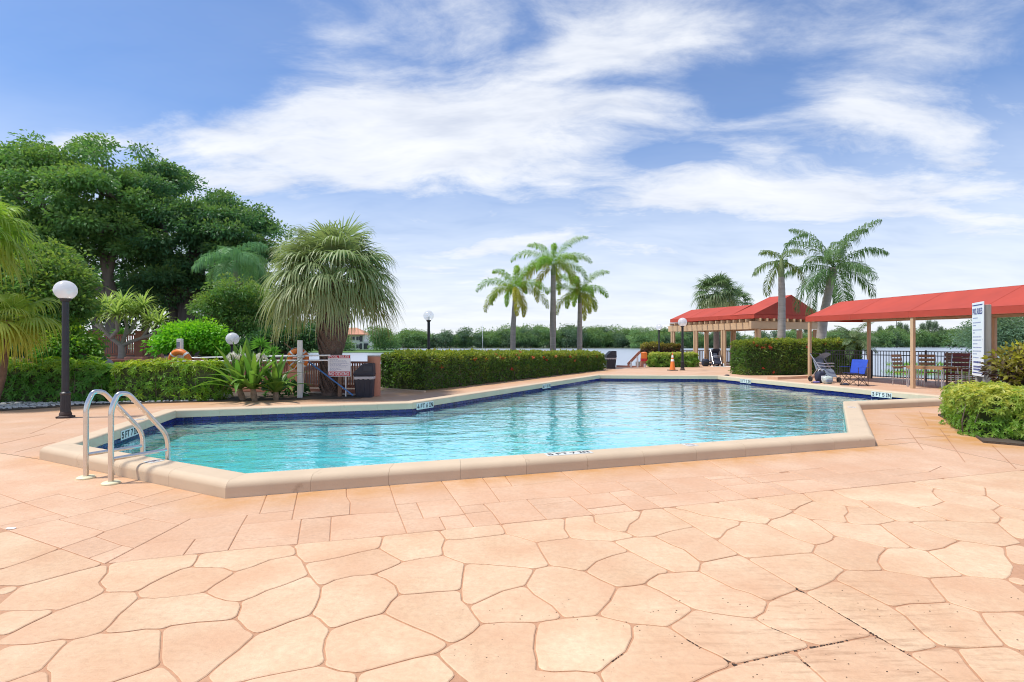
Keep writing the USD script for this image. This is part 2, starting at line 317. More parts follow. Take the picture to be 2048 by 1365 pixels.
solo('pool_water', (np.c_[tv, np.full(len(tv), ZW)], tf), M_water, 'clear rippling turquoise water of the swimming pool', kind='structure')

# ---- depth markers
def marker(text, px, py, edge, zc, h, label, flat=False, w=None, flip=False):
    pass
def wall_marker(text, edge, pxc, w, label):
    """Tile plate on the inner face of the coping; edge = index of the coping edge, pxc = picture column of its middle."""
    a, b = PIN[edge], PIN[(edge + 1) % len(PIN)]; s = (pxc - 1024) / F
    t = (s * a[1] - a[0]) / ((b - a)[0] - s * (b - a)[1]); c = a + (b - a) * t; e = (b - a) / np.linalg.norm(b - a); nrm = np.array([-e[1], e[0]])
    x = -e                                                              # reading direction for someone in the pool
    o = thing('depth_marker', label, 'pool marker', (*(c + nrm * .004), -.0), math.atan2(x[1], x[0]))
    part(o, 'plate', MB().box((0, .0, .045), (w, .01, .15), bev=.002), M_white_tile)
    tm = meshkit.text_mesh(text, .10, .003, bold=True); bb = tm.bounds; k = min(1.0, (w * .92) / (bb[1][0] - bb[0][0]))
    v = np.array(tm.vertices); v[:, 0] = (v[:, 0] - bb[:, 0].mean()) * k; v[:, 1] -= bb[:, 1].mean()
    part(o, 'lettering', (np.c_[v[:, 0], -.0055 - v[:, 2], v[:, 1] + .045], tm.faces), M_ink)
    return o
wall_marker('4 FT 6 IN', 5, 850, .62, 'white tile depth marker reading 4 FT 6 IN on far left coping')
wall_marker('4 FT 0 IN', 5, 1093, .62, 'small white depth marker on long far coping below the flowering hedge')
wall_marker('3 FT 2 IN', 3, 1491, .62, 'white tile depth marker reading 3 FT 2 IN near the far right pool corner')
wall_marker('3 FT 5 IN', 3, 1763, .62, 'white tile depth marker reading 3 FT 5 IN on the right hand coping')
wall_marker('5 FT 7 IN', 7, 259, .62, 'white tile depth marker behind the steel pool ladder rails')
def top_marker(text, edge, pxc, pyc, w, label, sym=False):
    a, b = PIN[edge], PIN[(edge + 1) % len(PIN)]; e = (b - a) / np.linalg.norm(b - a); c = G(pxc, pyc, ZC)[:2]; c = a + e * ((c - a) @ e) + np.array([e[1], -e[0]]) * .142
    o = thing('depth_marker' if not sym else 'no_diving_marker', label, 'pool marker', (c[0], c[1], ZC), math.atan2(e[1], e[0]))
    if not sym:
        part(o, 'plate', MB().box((0, 0, .0022), (w, .15, .004), bev=.001), M_white_tile)
        tm = meshkit.text_mesh(text, .085, .0016, bold=True); bb = tm.bounds; v = np.array(tm.vertices); k = w * .9 / (bb[1][0] - bb[0][0])
        part(o, 'lettering', (np.c_[(v[:, 0] - bb[:, 0].mean()) * k, v[:, 1] - bb[:, 1].mean(), v[:, 2] + .0043], tm.faces), M_ink)
    else:
        part(o, 'plate', MB().box((0, 0, .0022), (.16, .15, .004), bev=.001), M_white_tile)
        ring = Point(0, 0).buffer(.06).difference(Point(0, 0).buffer(.05)).union(LineString([(-.038, .038), (.038, -.038)]).buffer(.005))
        part(o, 'symbol_ring', MB().prism(ring, .0043, .0055), pbr('faded_red_print', (.45, .32, .30), .7))
        part(o, 'diver_figure', MB().prism(LineString([(-.03, .0), (.0, .018), (.025, -.01)]).buffer(.006).union(Point(.03, -.018).buffer(.008)), .0043, .0056), pbr('faded_grey_print', (.22, .23, .26), .7))
    return o
top_marker('5 FT 7 IN', 0, 1147, 912, .60, 'white depth marker reading 5 FT 7 IN on top of the front coping')
top_marker('', 8, 303, 924, .16, 'worn no diving tile on the coping just right of the pool ladder', True)
top_marker('', 0, 1392, 894, .16, 'worn no diving tile on front coping right of the 5 FT 7 IN marker', True)
top_marker('', 1, 1705, 815, .16, 'worn no diving tile on the short angled coping by yellow hedge', True)
top_marker('', 7, 258, 840, .16, 'worn no diving tile on the left side coping above the navy tiles', True)

# ---- deck: traced joints of the stamped concrete -> individual stones
VA = lambda x, y: (x / 2.926, 940 + y / 2.926)
VB = lambda x, y: (600 + x / 2.56, 900 + y / 2.56)
VC = lambda x, y: (1248 + x / 2.56, 880 + y / 2.56)
JA = """635 548,630 600,583 655,592 672,618 695,608 715|608 715,520 760,440 785,330 825,160 905,0 990,-60 1020|-60 823,200 822,300 815,330 825|-60 674,120 678,220 655,460 590,640 546|120 678,60 725,-60 830|-60 604,180 525,345 462,560 388,615 360,860 285|608 715,700 712,800 713|800 713,880 665,960 625,1060 580,1125 565,1150 530,1168 490|1120 568,1200 570,1310 572,1350 588,1385 593|1385 593,1480 565,1580 525,1700 503,1735 497|1735 497,1730 460,1693 432|800 713,815 745,900 750,1000 742,1100 730,1200 715|1200 715,1260 670,1320 635,1385 593|1200 715,1260 745,1330 765,1405 770|1405 770,1500 735,1560 705,1640 680,1720 650,1810 612|1735 497,1770 530,1790 570,1810 612|1810 612,1850 660,1880 688|1880 688,1875 740,1850 800,1820 845|1820 845,1780 860,1700 885,1600 925,1500 960|1500 960,1440 930,1400 885,1380 870|1405 770,1412 800,1395 845,1380 870|1380 870,1300 880,1150 890,1000 910,950 930|950 930,850 930,750 945,620 955,590 950|815 745,760 795,700 845,650 905,600 948|590 950,500 975,420 990,360 988,200 1015,80 1022,-60 1022|420 990,370 1030,320 1085,270 1140,262 1165|262 1165,290 1185,293 1243,288 1400|262 1165,150 1200,50 1235,-60 1280|950 930,945 1010,940 1100,950 1140|950 1140,870 1170,760 1205,640 1245,500 1300,400 1380|950 1140,1000 1175,1040 1215,1090 1290,1120 1400|1500 960,1440 1015,1400 1050,1320 1110,1260 1160,1210 1205,1150 1243,1060 1300,1000 1400|1205 1205,1240 1240,1290 1300,1330 1400|1820 845,1870 870,1910 910,1935 930|1935 930,1905 990,1895 1050,1905 1110,1890 1140|1890 1140,1800 1158,1650 1185,1500 1215,1380 1245,1230 1290|-60 118,140 190,385 272|-60 378,345 290,600 230,830 165,1010 113|255 118,495 178|620 110,830 160|345 290,615 360|590 230,760 265,1060 320|560 388,700 437,798 458|525 515,650 470,730 438|760 185,890 213|720 258,890 213,1160 146|-60 240,140 190,350 140|-60 340,310 262|1150 282,1300 268,1450 262,1710 238|1450 262,1410 330,1335 470|1555 165,1520 258|1740 145,1710 290|1435 318,1720 290,1940 275,2060 261|870 430,1130 405,1390 378|1145 403,1070 502|1380 420,1745 388|1765 288,1742 435|1940 275,1930 420|495 178,620 148,770 108|390 80,560 40|300 60,395 85"""
JB = """10 582,120 565,220 545,310 522,405 503|405 503,415 485,427 440|405 503,460 535,530 572|530 572,470 600,375 637|375 637,270 645,180 665,106 700|530 572,620 555,735 540|735 540,728 500,745 455,730 435,708 412|745 460,850 455,960 442,1055 430|1055 430,1045 405,1026 378|1055 430,1120 445,1210 472|1210 472,1235 520,1260 560,1280 592|735 540,790 562,845 580|845 580,950 585,1080 595,1205 607|1205 607,1280 592|375 637,440 660,490 695,508 740|508 740,600 735,700 725,820 718|845 580,835 640,826 718|508 740,470 775,430 835|430 835,330 860,250 885,160 917|826 718,830 770,865 800|865 800,940 765,1040 720,1155 692|1155 692,1205 607|865 800,890 840,930 890|430 835,500 870,580 905,680 945,770 992|930 890,890 930,840 965,770 995,700 1040|700 1040,580 1065,450 1100,300 1140|300 1140,200 1130,120 1104|300 1140,290 1190,280 1260|700 1040,740 1085,810 1150,860 1190,980 1260|810 1150,770 1180,720 1260|930 890,1050 880,1200 882,1360 860,1520 846|1155 692,1200 740,1290 795,1355 862|1220 883,1205 950,1200 1020,1215 1080,1212 1125|1212 1125,1150 1150,1090 1175,980 1230|1212 1125,1300 1135,1420 1130,1530 1140|1280 592,1360 600,1460 622|1460 622,1520 570,1600 540,1690 518|1210 472,1290 462,1385 450|1385 450,1355 405,1358 340|1385 450,1460 460,1600 466|1600 466,1700 448,1820 440|1600 466,1640 490,1690 518|1502 325,1510 370,1580 405,1680 425,1725 445|1755 300,1735 350,1690 380,1670 422|1820 440,1900 415,2018 393|1460 622,1540 665,1625 702|1625 702,1700 695,1770 685|1625 702,1590 770,1520 846|1520 846,1620 870,1700 888|1700 888,1790 895,1885 905|1700 888,1705 960,1670 1030,1600 1080,1530 1140|1530 1140,1550 1180,1590 1260|238 205,240 240,258 270,255 332|0 355,250 330,500 317|460 185,490 280,550 432|250 258,400 243,484 235|730 168,790 250,893 396|490 281,650 265,795 253|525 361,700 345,855 329|597 270,634 352|715 344,750 412|825 289,1000 270,1200 250,1380 240,1600 215,1715 200|940 150,1028 270|940 277,985 320,1032 386|845 326,975 312|970 196,1150 180,1365 158|1058 145,1088 186|1162 254,1268 359|1200 284,1385 264|1355 125,1495 226|1378 238,1510 335|1425 179,1640 158|1465 303,1660 279|1578 214,1710 310|1615 244,1750 231"""
JC = """1830 880,1880 935,1905 960|160 495,240 535,310 562,360 600,395 628|395 628,480 610,610 583|395 628,385 672|385 672,300 675,180 685,130 715,105 738|30 569,100 605,180 645,250 675|385 672,470 715,560 760,650 785,740 828|740 828,800 800,900 763|740 828,720 880,665 912|105 738,180 770,270 820,360 865|360 865,450 885,560 900,665 912|360 865,300 910,225 955|225 955,280 990,330 1025,390 1060,480 1100,580 1155|665 912,740 955,830 990,900 1020,1020 1056|870 1076,920 1135,980 1185,1040 1242,1140 1330|480 510,500 495,530 460,590 435,597 415|210 342,320 360,400 385,500 400,597 415,730 432|460 318,570 350,680 385,765 408|730 432,755 408,820 390,860 370,900 340,970 312|640 292,760 325,868 362|970 312,1060 325,1160 340,1270 348|970 312,930 285,905 262|730 432,800 465,880 505,985 537|985 537,1040 525,1070 510,1078 490|858 368,940 400,1000 435,1050 470,1078 490|945 404,1050 412,1150 425,1220 432,1310 430|1135 335,1150 370,1130 390,1150 428|1078 490,1160 505,1260 530,1350 552,1480 553|1310 430,1350 465,1420 515,1480 553,1550 568|1310 430,1390 415,1460 420|1050 250,1130 290,1210 310,1270 348,1330 385,1405 418|1205 310,1300 312,1390 318|1362 240,1368 262,1390 290,1390 318|1390 318,1500 345,1560 370,1670 415|1500 345,1580 338,1640 315|1640 315,1600 290,1580 265,1590 246|1460 208,1590 248,1720 270,1852 288|1610 196,1750 225,1850 245|1900 208,1850 240,1855 285,1930 335|1930 335,1990 345,2048 360,2140 375|1640 315,1760 335,1890 360,1930 335|1890 360,1930 395,1925 415,1910 425|1460 420,1560 415,1670 415,1790 422,1910 425|1460 420,1560 460,1650 495,1720 515|1550 568,1640 552,1670 535,1720 515|1720 515,1800 525,1880 540,1950 545|1950 545,2000 535,2048 525,2140 508|1910 425,1960 470,2040 530|1928 398,2000 405,2140 435|1950 545,1955 590,2000 650|2000 650,1985 690,1960 712|2000 650,2140 645|1550 568,1620 615,1700 670,1755 695|1755 695,1860 705,1960 712|1960 712,2000 745,2048 780,2140 850|1755 695,1680 700,1560 706|1330 668,1440 685,1560 706|1350 552,1310 590,1300 625,1330 668|1135 665,1230 670,1330 668|965 577,1050 620,1135 665|985 537,965 577,930 578,800 590,720 597,610 604|1135 665,1100 690,1080 715|1080 715,1040 735,980 760,910 780|1080 715,1160 750,1260 800,1370 855|1370 855,1460 838,1560 835,1660 830|1560 706,1590 750,1660 830|1660 830,1740 855,1820 880|1820 880,1930 880,2140 872|1370 855,1440 900,1530 990,1620 1055|1820 880,1850 930,1900 990,1960 1055|1440 1088,1530 1075,1620 1055,1750 1065,1960 1055|1960 1055,2140 1150|1700 1066,1760 1150,1850 1250,1900 1330|-10 218,120 210,380 190,610 180,800 165,1010 144|90 140,275 277|50 299,270 277,548 251|290 135,440 205,540 252,655 305|440 112,650 226|425 262,515 310|440 205,700 185,900 160|525 236,800 210,1050 196|615 178,720 225,830 282|595 98,805 170|840 162,1000 215,1175 250|775 222,890 270|910 105,1120 178|1005 188,1240 165,1420 145|1090 92,1240 150,1390 190|1375 187,1560 165,1640 128|1610 130,1790 188|1200 70,1420 146,1560 166"""
def parse(s, V): return [[V(*map(float, p.split())) for p in ln.split(',')] for ln in s.split('|')]
def extend(ln, d):
    ln = [np.array(p) for p in ln]
    a = ln[0] - ln[1]; b = ln[-1] - ln[-2]
    ln[0] = ln[0] + a / np.linalg.norm(a) * d; ln[-1] = ln[-1] + b / np.linalg.norm(b) * d
    return [tuple(p) for p in ln]
L1 = [VA(-120, 296), VA(0, 338), VA(300, 440), VA(610, 548), VA(1335, 470), VA(2048, 405), VB(1850, 297), VC(1170, 245), VC(2040, 155), VC(2200, 141)]
L2 = [VB(1530, 108), VB(1700, 210), VB(1850, 297), VC(355, 440), VC(600, 590), VC(900, 765), VC(1290, 1000), VC(1480, 1110), VC(1700, 1260), VC(1790, 1330)]
L3 = [VC(210, 1330), VC(350, 1242), VC(470, 1185), VC(600, 1140), VC(860, 1080), VC(1290, 997)]
L4 = [VA(610, 550), VA(1332, 172)]
def toPix(p, z=0.0): return (1024 + p[0] * F / p[1], HY + (H - z) * F / p[1])
oA, oB, oC = toPix(POUT[8]), toPix(POUT[0]), toPix(POUT[1])
FRAME = [(-8, 905), (oA[0], oA[1]), (oB[0], oB[1]), (oC[0], oC[1]), (1830, 885), (2056, 934), (2056, 1384), (-8, 1384)]
ylw = lambda x: float(np.interp(x, [p[0] for p in L1], [p[1] for p in L1]))
def ext_for(l):
    m = np.mean(np.array(l), 0); return 5 if m[1] > ylw(m[0]) + 4 else (22 if m[0] < 460 else 15)
lines = [LineString(extend(l, ext_for(l))) for l in parse(JA, VA) + parse(JB, VB) + parse(JC, VC)] + [LineString(l) for l in (L1, L2, extend(L3, 4), extend(L4, 4))] + [LineString(FRAME + FRAME[:1])]
FP = Polygon(FRAME)
cells = [c for c in polygonize(unary_union(lines)) if FP.contains(c.representative_point()) and c.area > 60]
toG = lambda c: Polygon([G(x, y)[:2] for x, y in c.exterior.coords]).buffer(0)
L1p = LineString(L1)
frame_g = toG(FP)
ORANGE = (.50, .25, .085)
def stone_mat(name, c0, c1, joint=False):
    """Stamped, colour hardened concrete: blotchy peach with fine pits; ochre wash along the coping and the planting bed."""
    N = {'g': ('geometry', {}), 'n': ('noise_texture', {'scale': 1.1, 'detail': 9.0, 'roughness': .68}), 'r': ('rgb_ramp', {'ramp': [(.30, c0), (.55, tuple((a * .35 + b * .65) for a, b in zip(c0, c1))), (.68, c1)]}),
         'n2': ('noise_texture', {'scale': 26.0, 'detail': 4.0, 'roughness': .7}), 'r2': ('map_range', {'from_min': .3, 'from_max': .7, 'to_min': .86, 'to_max': 1.08, 'clamp': True}),
         'hs': ('hsv', {'hue': .5, 'saturation': 1.0, 'fac': 1.0}), 'oi': ('object_info', {}), 'ov': ('map_range', {'from_min': 0, 'from_max': 1, 'to_min': .95, 'to_max': 1.05}), 'mu': ('math', {'math_type': 'multiply'}),
         'p': ('principled_bsdf', {'roughness': .62, 'specular_ior_level': .35})}
    L = [('g.position', 'n.vector'), ('n.fac', 'r.fac'), ('g.position', 'n2.vector'), ('n2.fac', 'r2.value'), ('oi.random', 'ov.value'), ('r2.result', 'mu.value1'), ('ov.result', 'mu.value2'), ('mu.value', 'hs.value'), ('r.color', 'hs.color')]
    N.update({'n5': ('noise_texture', {'scale': 1.3, 'detail': 8.0, 'roughness': .6}), 'r5': ('map_range', {'from_min': .42, 'from_max': .66, 'to_min': 0.0, 'to_max': .60, 'clamp': True}), 'pk': ('mix_color', {'blend_type': 'mix', 'b': (.55, .305, .175)})})
    N['oo'] = ('vector_math', {'math_type': 'multiply_add', 'vector2': (9.0, 5.0, 0), }); N['n5m'] = ('vector_math', {'math_type': 'add'})
    L += [('oi.random', 'oo.vector1'), ('g.position', 'n5m.vector1'), ('oo.vector', 'n5m.vector2'), ('n5m.vector', 'n5.vector'), ('n5.fac', 'r5.value'), ('r5.result', 'pk.fac'), ('hs.color', 'pk.a')]
    out, last = 'pk.result', None
    segs = [(POUT[0], POUT[1], .42, .8), (POUT[8], POUT[0], .35, .35), (POUT[1], POUT[2], .4, .5), (POUT[2], POUT[3], .5, .6), (np.array([8.74, 10.9]), np.array([7.0, 8.0]), .7, 1.0), (np.array([7.0, 8.0]), np.array([10.0, 7.3]), .7, 1.0),
            (np.array([-12.5, 11.2]), np.array([-7.6, 13.6]), .9, .5), (np.array([-7.6, 13.6]), np.array([-3.9, 14.4]), .5, .55), (np.array([-3.6, 15.2]), np.array([5.4, 29.6]), .8, .5)]
    for i, (a, b, w, amt) in enumerate(segs):        # distance to a segment
        e = b - a; LL = np.linalg.norm(e); e = e / LL
        N.update({f'd{i}': ('vector_math', {'math_type': 'subtract', 'vector2': (*a, 0)}), f't{i}': ('vector_math', {'math_type': 'dot_product', 'vector2': (*e, 0)}), f'c{i}': ('clamp', {'clamp_type': 'minmax', 'min': 0.0, 'max': float(LL)}),
                  f'q{i}': ('vector_math', {'math_type': 'scale', 'vector1': (*e, 0)}), f'w{i}': ('vector_math', {'math_type': 'distance'}),
                  f'm{i}': ('map_range', {'range_type': 'smoothstep', 'from_min': w * 1.5, 'from_max': 0.0, 'to_min': 0.0, 'to_max': amt, 'clamp': True})})
        L += [('g.position', f'd{i}.vector1'), (f'd{i}.vector', f't{i}.vector1'), (f't{i}.value', f'c{i}.value'), (f'c{i}.result', f'q{i}.scale'), (f'd{i}.vector', f'w{i}.vector1'), (f'q{i}.vector', f'w{i}.vector2'), (f'w{i}.value', f'm{i}.value')]
        if last is None: last = f'm{i}.result'
        else:
            N[f'x{i}'] = ('math', {'math_type': 'maximum'}); L += [(last, f'x{i}.value1'), (f'm{i}.result', f'x{i}.value2')]; last = f'x{i}.value'
    N['sn'] = ('noise_texture', {'scale': 2.6, 'detail': 5.0, 'roughness': .65}); N['sr'] = ('map_range', {'from_min': .3, 'from_max': .62, 'to_min': .15, 'to_max': 1.15, 'clamp': False}); N['sx'] = ('math', {'math_type': 'multiply', 'use_clamp': True})
    N['om'] = ('mix_color', {'blend_type': 'mix', 'b': ORANGE if not joint else (.36, .17, .07)}); L += [('g.position', 'sn.vector'), ('sn.fac', 'sr.value'), ('sr.result', 'sx.value1'), (last, 'sx.value2'), ('sx.value', 'om.fac'), (out, 'om.a')]
    # a brown scuffed area in the near right corner, dark specks
    N.update({'kd': ('vector_math', {'math_type': 'distance', 'vector2': (1.75, 2.55, 0)}), 'kr': ('map_range', {'range_type': 'smoothstep', 'from_min': 1.5, 'from_max': .2, 'to_min': 0.0, 'to_max': 1.0, 'clamp': True}),
              'km': ('mapping', {'mapping_type': 'point', 'rotation': (0, 0, -.45), 'scale': (3, 22, 1)}), 'kn': ('noise_texture', {'scale': 1.0, 'detail': 6.0, 'roughness': .7}), 'kq': ('map_range', {'from_min': .5, 'from_max': .72, 'to_min': 0.0, 'to_max': .75, 'clamp': True}),
              'kx': ('math', {'math_type': 'multiply'}), 'ko': ('mix_color', {'blend_type': 'mix', 'b': (.30, .16, .085)})})
    L += [('g.position', 'kd.vector1'), ('kd.value', 'kr.value'), ('g.position', 'km.vector'), ('km.vector', 'kn.vector'), ('kn.fac', 'kq.value'), ('kr.result', 'kx.value1'), ('kq.result', 'kx.value2'), ('kx.value', 'ko.fac'), ('om.result', 'ko.a'), ('ko.result', 'p.base_color')]
    # chiselled relief
    N.update({'bm': ('mapping', {'mapping_type': 'point', 'rotation': (0, 0, .5), 'scale': (1, 2.2, 1)}), 'b1': ('noise_texture', {'scale': 9.0, 'detail': 7.0, 'roughness': .6, 'distortion': 1.2}), 'bp': ('bump', {'strength': .5, 'distance': .012})})
    L += [('g.position', 'bm.vector'), ('bm.vector', 'b1.vector'), ('b1.fac', 'bp.height'), ('bp.normal', 'p.normal')]
    return mat(name, N, L)
M_flag = stone_mat('flagstone_concrete', (.57, .36, .21), (.71, .51, .335))
M_ashlar = stone_mat('ashlar_concrete', (.55, .335, .205), (.67, .45, .30))
M_bed = stone_mat('stamped_joint_concrete', (.42, .22, .125), (.47, .26, .15), True)
M_plain = stone_mat('far_deck_concrete', (.54, .335, .21), (.65, .43, .295))
ZB = -.0065
def stone(parent, poly, gap, rnd, m, top=0.0, name='paving_stone'):
    p = poly.buffer(-gap / 2 - rnd, join_style=1).buffer(rnd, join_style=1, quad_segs=3).simplify(.0015)
    if p.is_empty: return
    for q in (p.geoms if hasattr(p, 'geoms') else [p]):
        if q.area < .004: continue
        ring = np.array(q.exterior.coords)[:-1]; inn = q.buffer(-.005, join_style=2)
        if inn.is_empty or hasattr(inn, 'geoms'): inn = q
        r2 = np.array([np.array(inn.exterior.interpolate(inn.exterior.project(Point(*c))).coords[0]) for c in ring])
        n = len(ring); k = (np.arange(n) + 1) % n; j = np.arange(n)
        v = np.vstack([np.c_[ring, np.full(n, ZB - .004)], np.c_[ring, np.full(n, top - .0035)], np.c_[r2, np.full(n, top)]])
        f = np.vstack([np.stack([j, k, n + k], 1), np.stack([j, n + k, n + j], 1), np.stack([n + j, n + k, 2 * n + k], 1), np.stack([n + j, 2 * n + k, 2 * n + j], 1)])
        P2 = Polygon(r2)
        if not P2.is_valid: continue
        tv, tf = trimesh.creation.triangulate_polygon(P2, engine='earcut')
        if Polygon(ring).exterior.is_ccw is False: f = f[:, ::-1]
        nt = np.cross(tv[tf[:, 1]] - tv[tf[:, 0]], tv[tf[:, 2]] - tv[tf[:, 0]]); tf = np.where((nt < 0)[:, None], tf[:, ::-1], tf)
        v = np.vstack([v, np.c_[tv, np.full(len(tv), top)]]); f = np.vstack([f, tf + 3 * n])
        part(parent, name, (v, f), m)
deck = thing('pool_deck', 'peach stamped concrete deck laid out in flagstones and slabs round the pool', None, kind='structure')
for c in cells:
    r = c.representative_point()
    yl = np.interp(r.x, [p[0] for p in L1], [p[1] for p in L1]); flag = r.y > yl
    tilt = RNG.uniform(-.0012, .0012)
    stone(deck, toG(c), .0105 if flag else .007, .04 if flag else .004, M_flag if flag else M_ashlar, tilt)
dirt = MB(); r8 = np.random.default_rng(8); icd = trimesh.creation.icosphere(1, 1.0)
for seg, n in (([VC(870, 752), VC(1000, 830), VC(1290, 1000), VC(1480, 1110)], 170), ([VC(600, 1140), VC(860, 1080), VC(1150, 1025)], 60), ([VC(320, 1022), VC(390, 1060)], 34), ([VC(500, 1115), VC(575, 1152)], 26), ([VC(905, 1120), VC(960, 1160)], 26), ([VB(1600, 1080), VB(1660, 1035)], 24), ([VB(1090, 1175), VB(1130, 1160)], 14), ([VC(745, 958), VC(830, 990)], 18)):
    ls = LineString([G(*p)[:2] for p in seg])
    for _ in range(n):
        p = ls.interpolate(r8.random() ** .9, normalized=True); sz = r8.uniform(.0012, .0042) * (.3 + 1.2 * meshkit.noise([[p.x * 5, p.y * 5, 0]])[0]); dirt.add(icd.vertices * [sz * r8.uniform(.8, 2.6), sz * r8.uniform(.8, 2), sz * .4] + [p.x + r8.normal(0, .004), p.y + r8.normal(0, .004), -.004], icd.faces)
for _ in range(140):
    p = G(r8.uniform(900, 2040), r8.uniform(1180, 1362)); sz = r8.uniform(.001, .0032); dirt.add(icd.vertices * [sz * 1.5, sz, sz * .4] + [p[0], p[1], .001], icd.faces)
part(deck, 'joint_dirt', dirt, pbr('dark_joint_dirt', (.05, .03, .02), .95, .4, 40), kind='stuff')
# beyond the frame: loose continuation of the flagstones behind and beside the camera
outer = sbox(-7.5, -1.5, 9.0, 7.2).difference(frame_g).difference(Polygon(POUT).buffer(.02))
far_out = outer.intersection(Polygon([(-7.5, -1.5), (9.0, -1.5), (9.0, 7.1), (6.2, 6.27), (3.2, 3.0), (-3.2, 3.0), (-4.3, 4.35), (-7.5, 5.9)]))
pts = [(x + RNG.uniform(-.25, .25), y + RNG.uniform(-.22, .22)) for x in np.arange(-8, 9.6, .8) for y in np.arange(-2, 7.6, .7)]
from shapely.geometry import MultiPoint
for c in voronoi_diagram(MultiPoint(pts), envelope=sbox(-9, -3, 10.5, 8.5)).geoms:
    q = c.intersection(far_out)
    for s in (q.geoms if hasattr(q, 'geoms') else [q]):
        if s.geom_type == 'Polygon' and s.area > .05: stone(deck, s, .017, .03, M_flag, 0.0, 'outer_paving_stone')
stone_zone = unary_union([frame_g, far_out]).buffer(.003)
bed_poly = stone_zone.difference(Polygon(offset_ring(PIN, COPE_W - .05)))
def flat(poly, z, hole_ok=True):
    vs, fs, n = [], [], 0
    for p in (poly.geoms if hasattr(poly, 'geoms') else [poly]):
        if p.geom_type != 'Polygon' or p.area < 1e-6: continue
        tv, tf = trimesh.creation.triangulate_polygon(p, engine='earcut'); nt = np.cross(tv[tf[:, 1]] - tv[tf[:, 0]], tv[tf[:, 2]] - tv[tf[:, 0]]); tf = np.where((nt < 0)[:, None], tf[:, ::-1], tf)
        vs.append(np.c_[tv, np.full(len(tv), z)]); fs.append(tf + n); n += len(tv)
    return np.vstack(vs), np.vstack(fs)
part(deck, 'joint_bed', flat(bed_poly, ZB), M_bed)
DECK = Polygon([(-16, -6), (14, -6), (14, 6.0), (12, 9), (12.9, 12), (20, 13.5), (21, 20), (18.6, 21.8), (16.6, 23.6), (15.6, 28), (22.5, 36.2), (22.5, 43.5), (11, 43.5), (10.6, 37.5), (7.5, 34.2), (5.5, 34.0), (3.0, 30), (-3.6, 17.8), (-4.2, 16.6), (-16, 16.6)])
plain = DECK.difference(stone_zone).difference(Polygon(offset_ring(PIN, COPE_W - .05)))
part(deck, 'plain_slab', flat(plain, -.0005), M_plain)
# score lines in the deck right of the pool and left of it (cut grooves seen as thin dark inlays)
sc = MB()
for a, b in [((1755, 848), (1850, 858)), ((1880, 858), (1930, 925)), ((1985, 892), (2032, 938)), ((1815, 858), (1846, 900)), ((1790, 830), (1806, 846)), ((1838, 822), (1856, 852)), ((1770, 880), (1900, 872)), ((60, 868), (140, 838)), ((0, 888), (90, 868)), ((30, 905), (110, 885))]:
    p0, p1 = G(*a), G(*b); p0[2] = p1[2] = .0012; sc.bar(p0, p1, .012, .002)
part(deck, 'score_line', sc, M_bed)

# ---- land, lake, far shore
M_soil = pbr('mulch_soil', (.075, .055, .038), .95, .4, 30, bump=.8, bscale=50)
M_lawn = pbr('lawn_grass', (.085, .17, .024), .9, .3, 2.0, bump=.4, bscale=60)
M_shore = pbr('shore_ground', (.07, .095, .035), .95, .35, .3)
land = Polygon([(-90, -40), (90, -40), (90, 8), (26, 13), (19.2, 18.0), (17.0, 24.4), (16.8, 29), (24, 35), (24.5, 45), (10.6, 45), (9.9, 37), (9.2, 34.6), (7.2, 34.6), (2.0, 36.5), (-9, 36.5), (-13, 36.5), (-21, 42), (-40, 60), (-60, 95), (-90, 95)])
gm = MB().prism(land.difference(Polygon(offset_ring(PIN, .2))), -3.0, -.03)
solo('ground', gm, M_soil, 'dark soil of the planting beds round the pool deck', kind='structure')
lb = Polygon([(-600, -400), (600, -400), (600, 300), (430, 470), (150, 330), (60, 294), (-60, 292), (-140, 285), (-600, 250)])
part(None, 'lake_bed', (np.array([[-4000, -3000, -3.2], [4000, -3000, -3.2], [4000, 5000, -3.2], [-4000, 5000, -3.2]]), np.array([[0, 1, 2], [0, 2, 3]])), M_shore, kind='structure')
shore = Polygon([(-4000, -3000), (4000, -3000), (4000, 5000), (-4000, 5000)]).difference(lb)
part(None, 'far_shore', MB().prism(shore, -3.1, -.75), M_shore, kind='structure')
N = {'g': ('geometry', {}), 'm1': ('mapping', {'mapping_type': 'point', 'scale': (.25, .7, 1)}), 'n1': ('noise_texture', {'scale': 1.0, 'detail': 4.0, 'roughness': .55}), 'b': ('bump', {'strength': .06, 'distance': .1}),
     'd': ('diffuse_bsdf', {'color': (.10, .14, .16)}), 'gl': ('glossy_bsdf', {'roughness': .26, 'color': (.97, .98, 1.0)}), 'm': ('mix_closure', {'fac': .88})}
M_lake = mat('lake_water', N, [('g.position', 'm1.vector'), ('m1.vector', 'n1.vector'), ('n1.fac', 'b.height'), ('b.normal', 'gl.normal'), ('d.BSDF', 'm.closure1'), ('gl.BSDF', 'm.closure2')], 'm.closure')
solo('lake_water', (np.array([[-700, -500, -1.0], [700, -500, -1.0], [700, 600, -1.0], [-700, 600, -1.0]]), np.array([[0, 1, 2], [0, 2, 3]])), M_lake, 'pale calm lake beyond the pool hedges', kind='structure')
spit = Polygon([(-160, 150), (-60, 146), (-30, 147), (-15, 152), (-22, 170), (-60, 235), (-160, 240)])
part(None, 'lawn', MB().prism(spit, -2.0, -.8).prism(Polygon([(-160, 165), (-60, 164), (-38, 170), (-60, 225), (-160, 230)]), -.9, -.62), M_lawn, kind='structure')
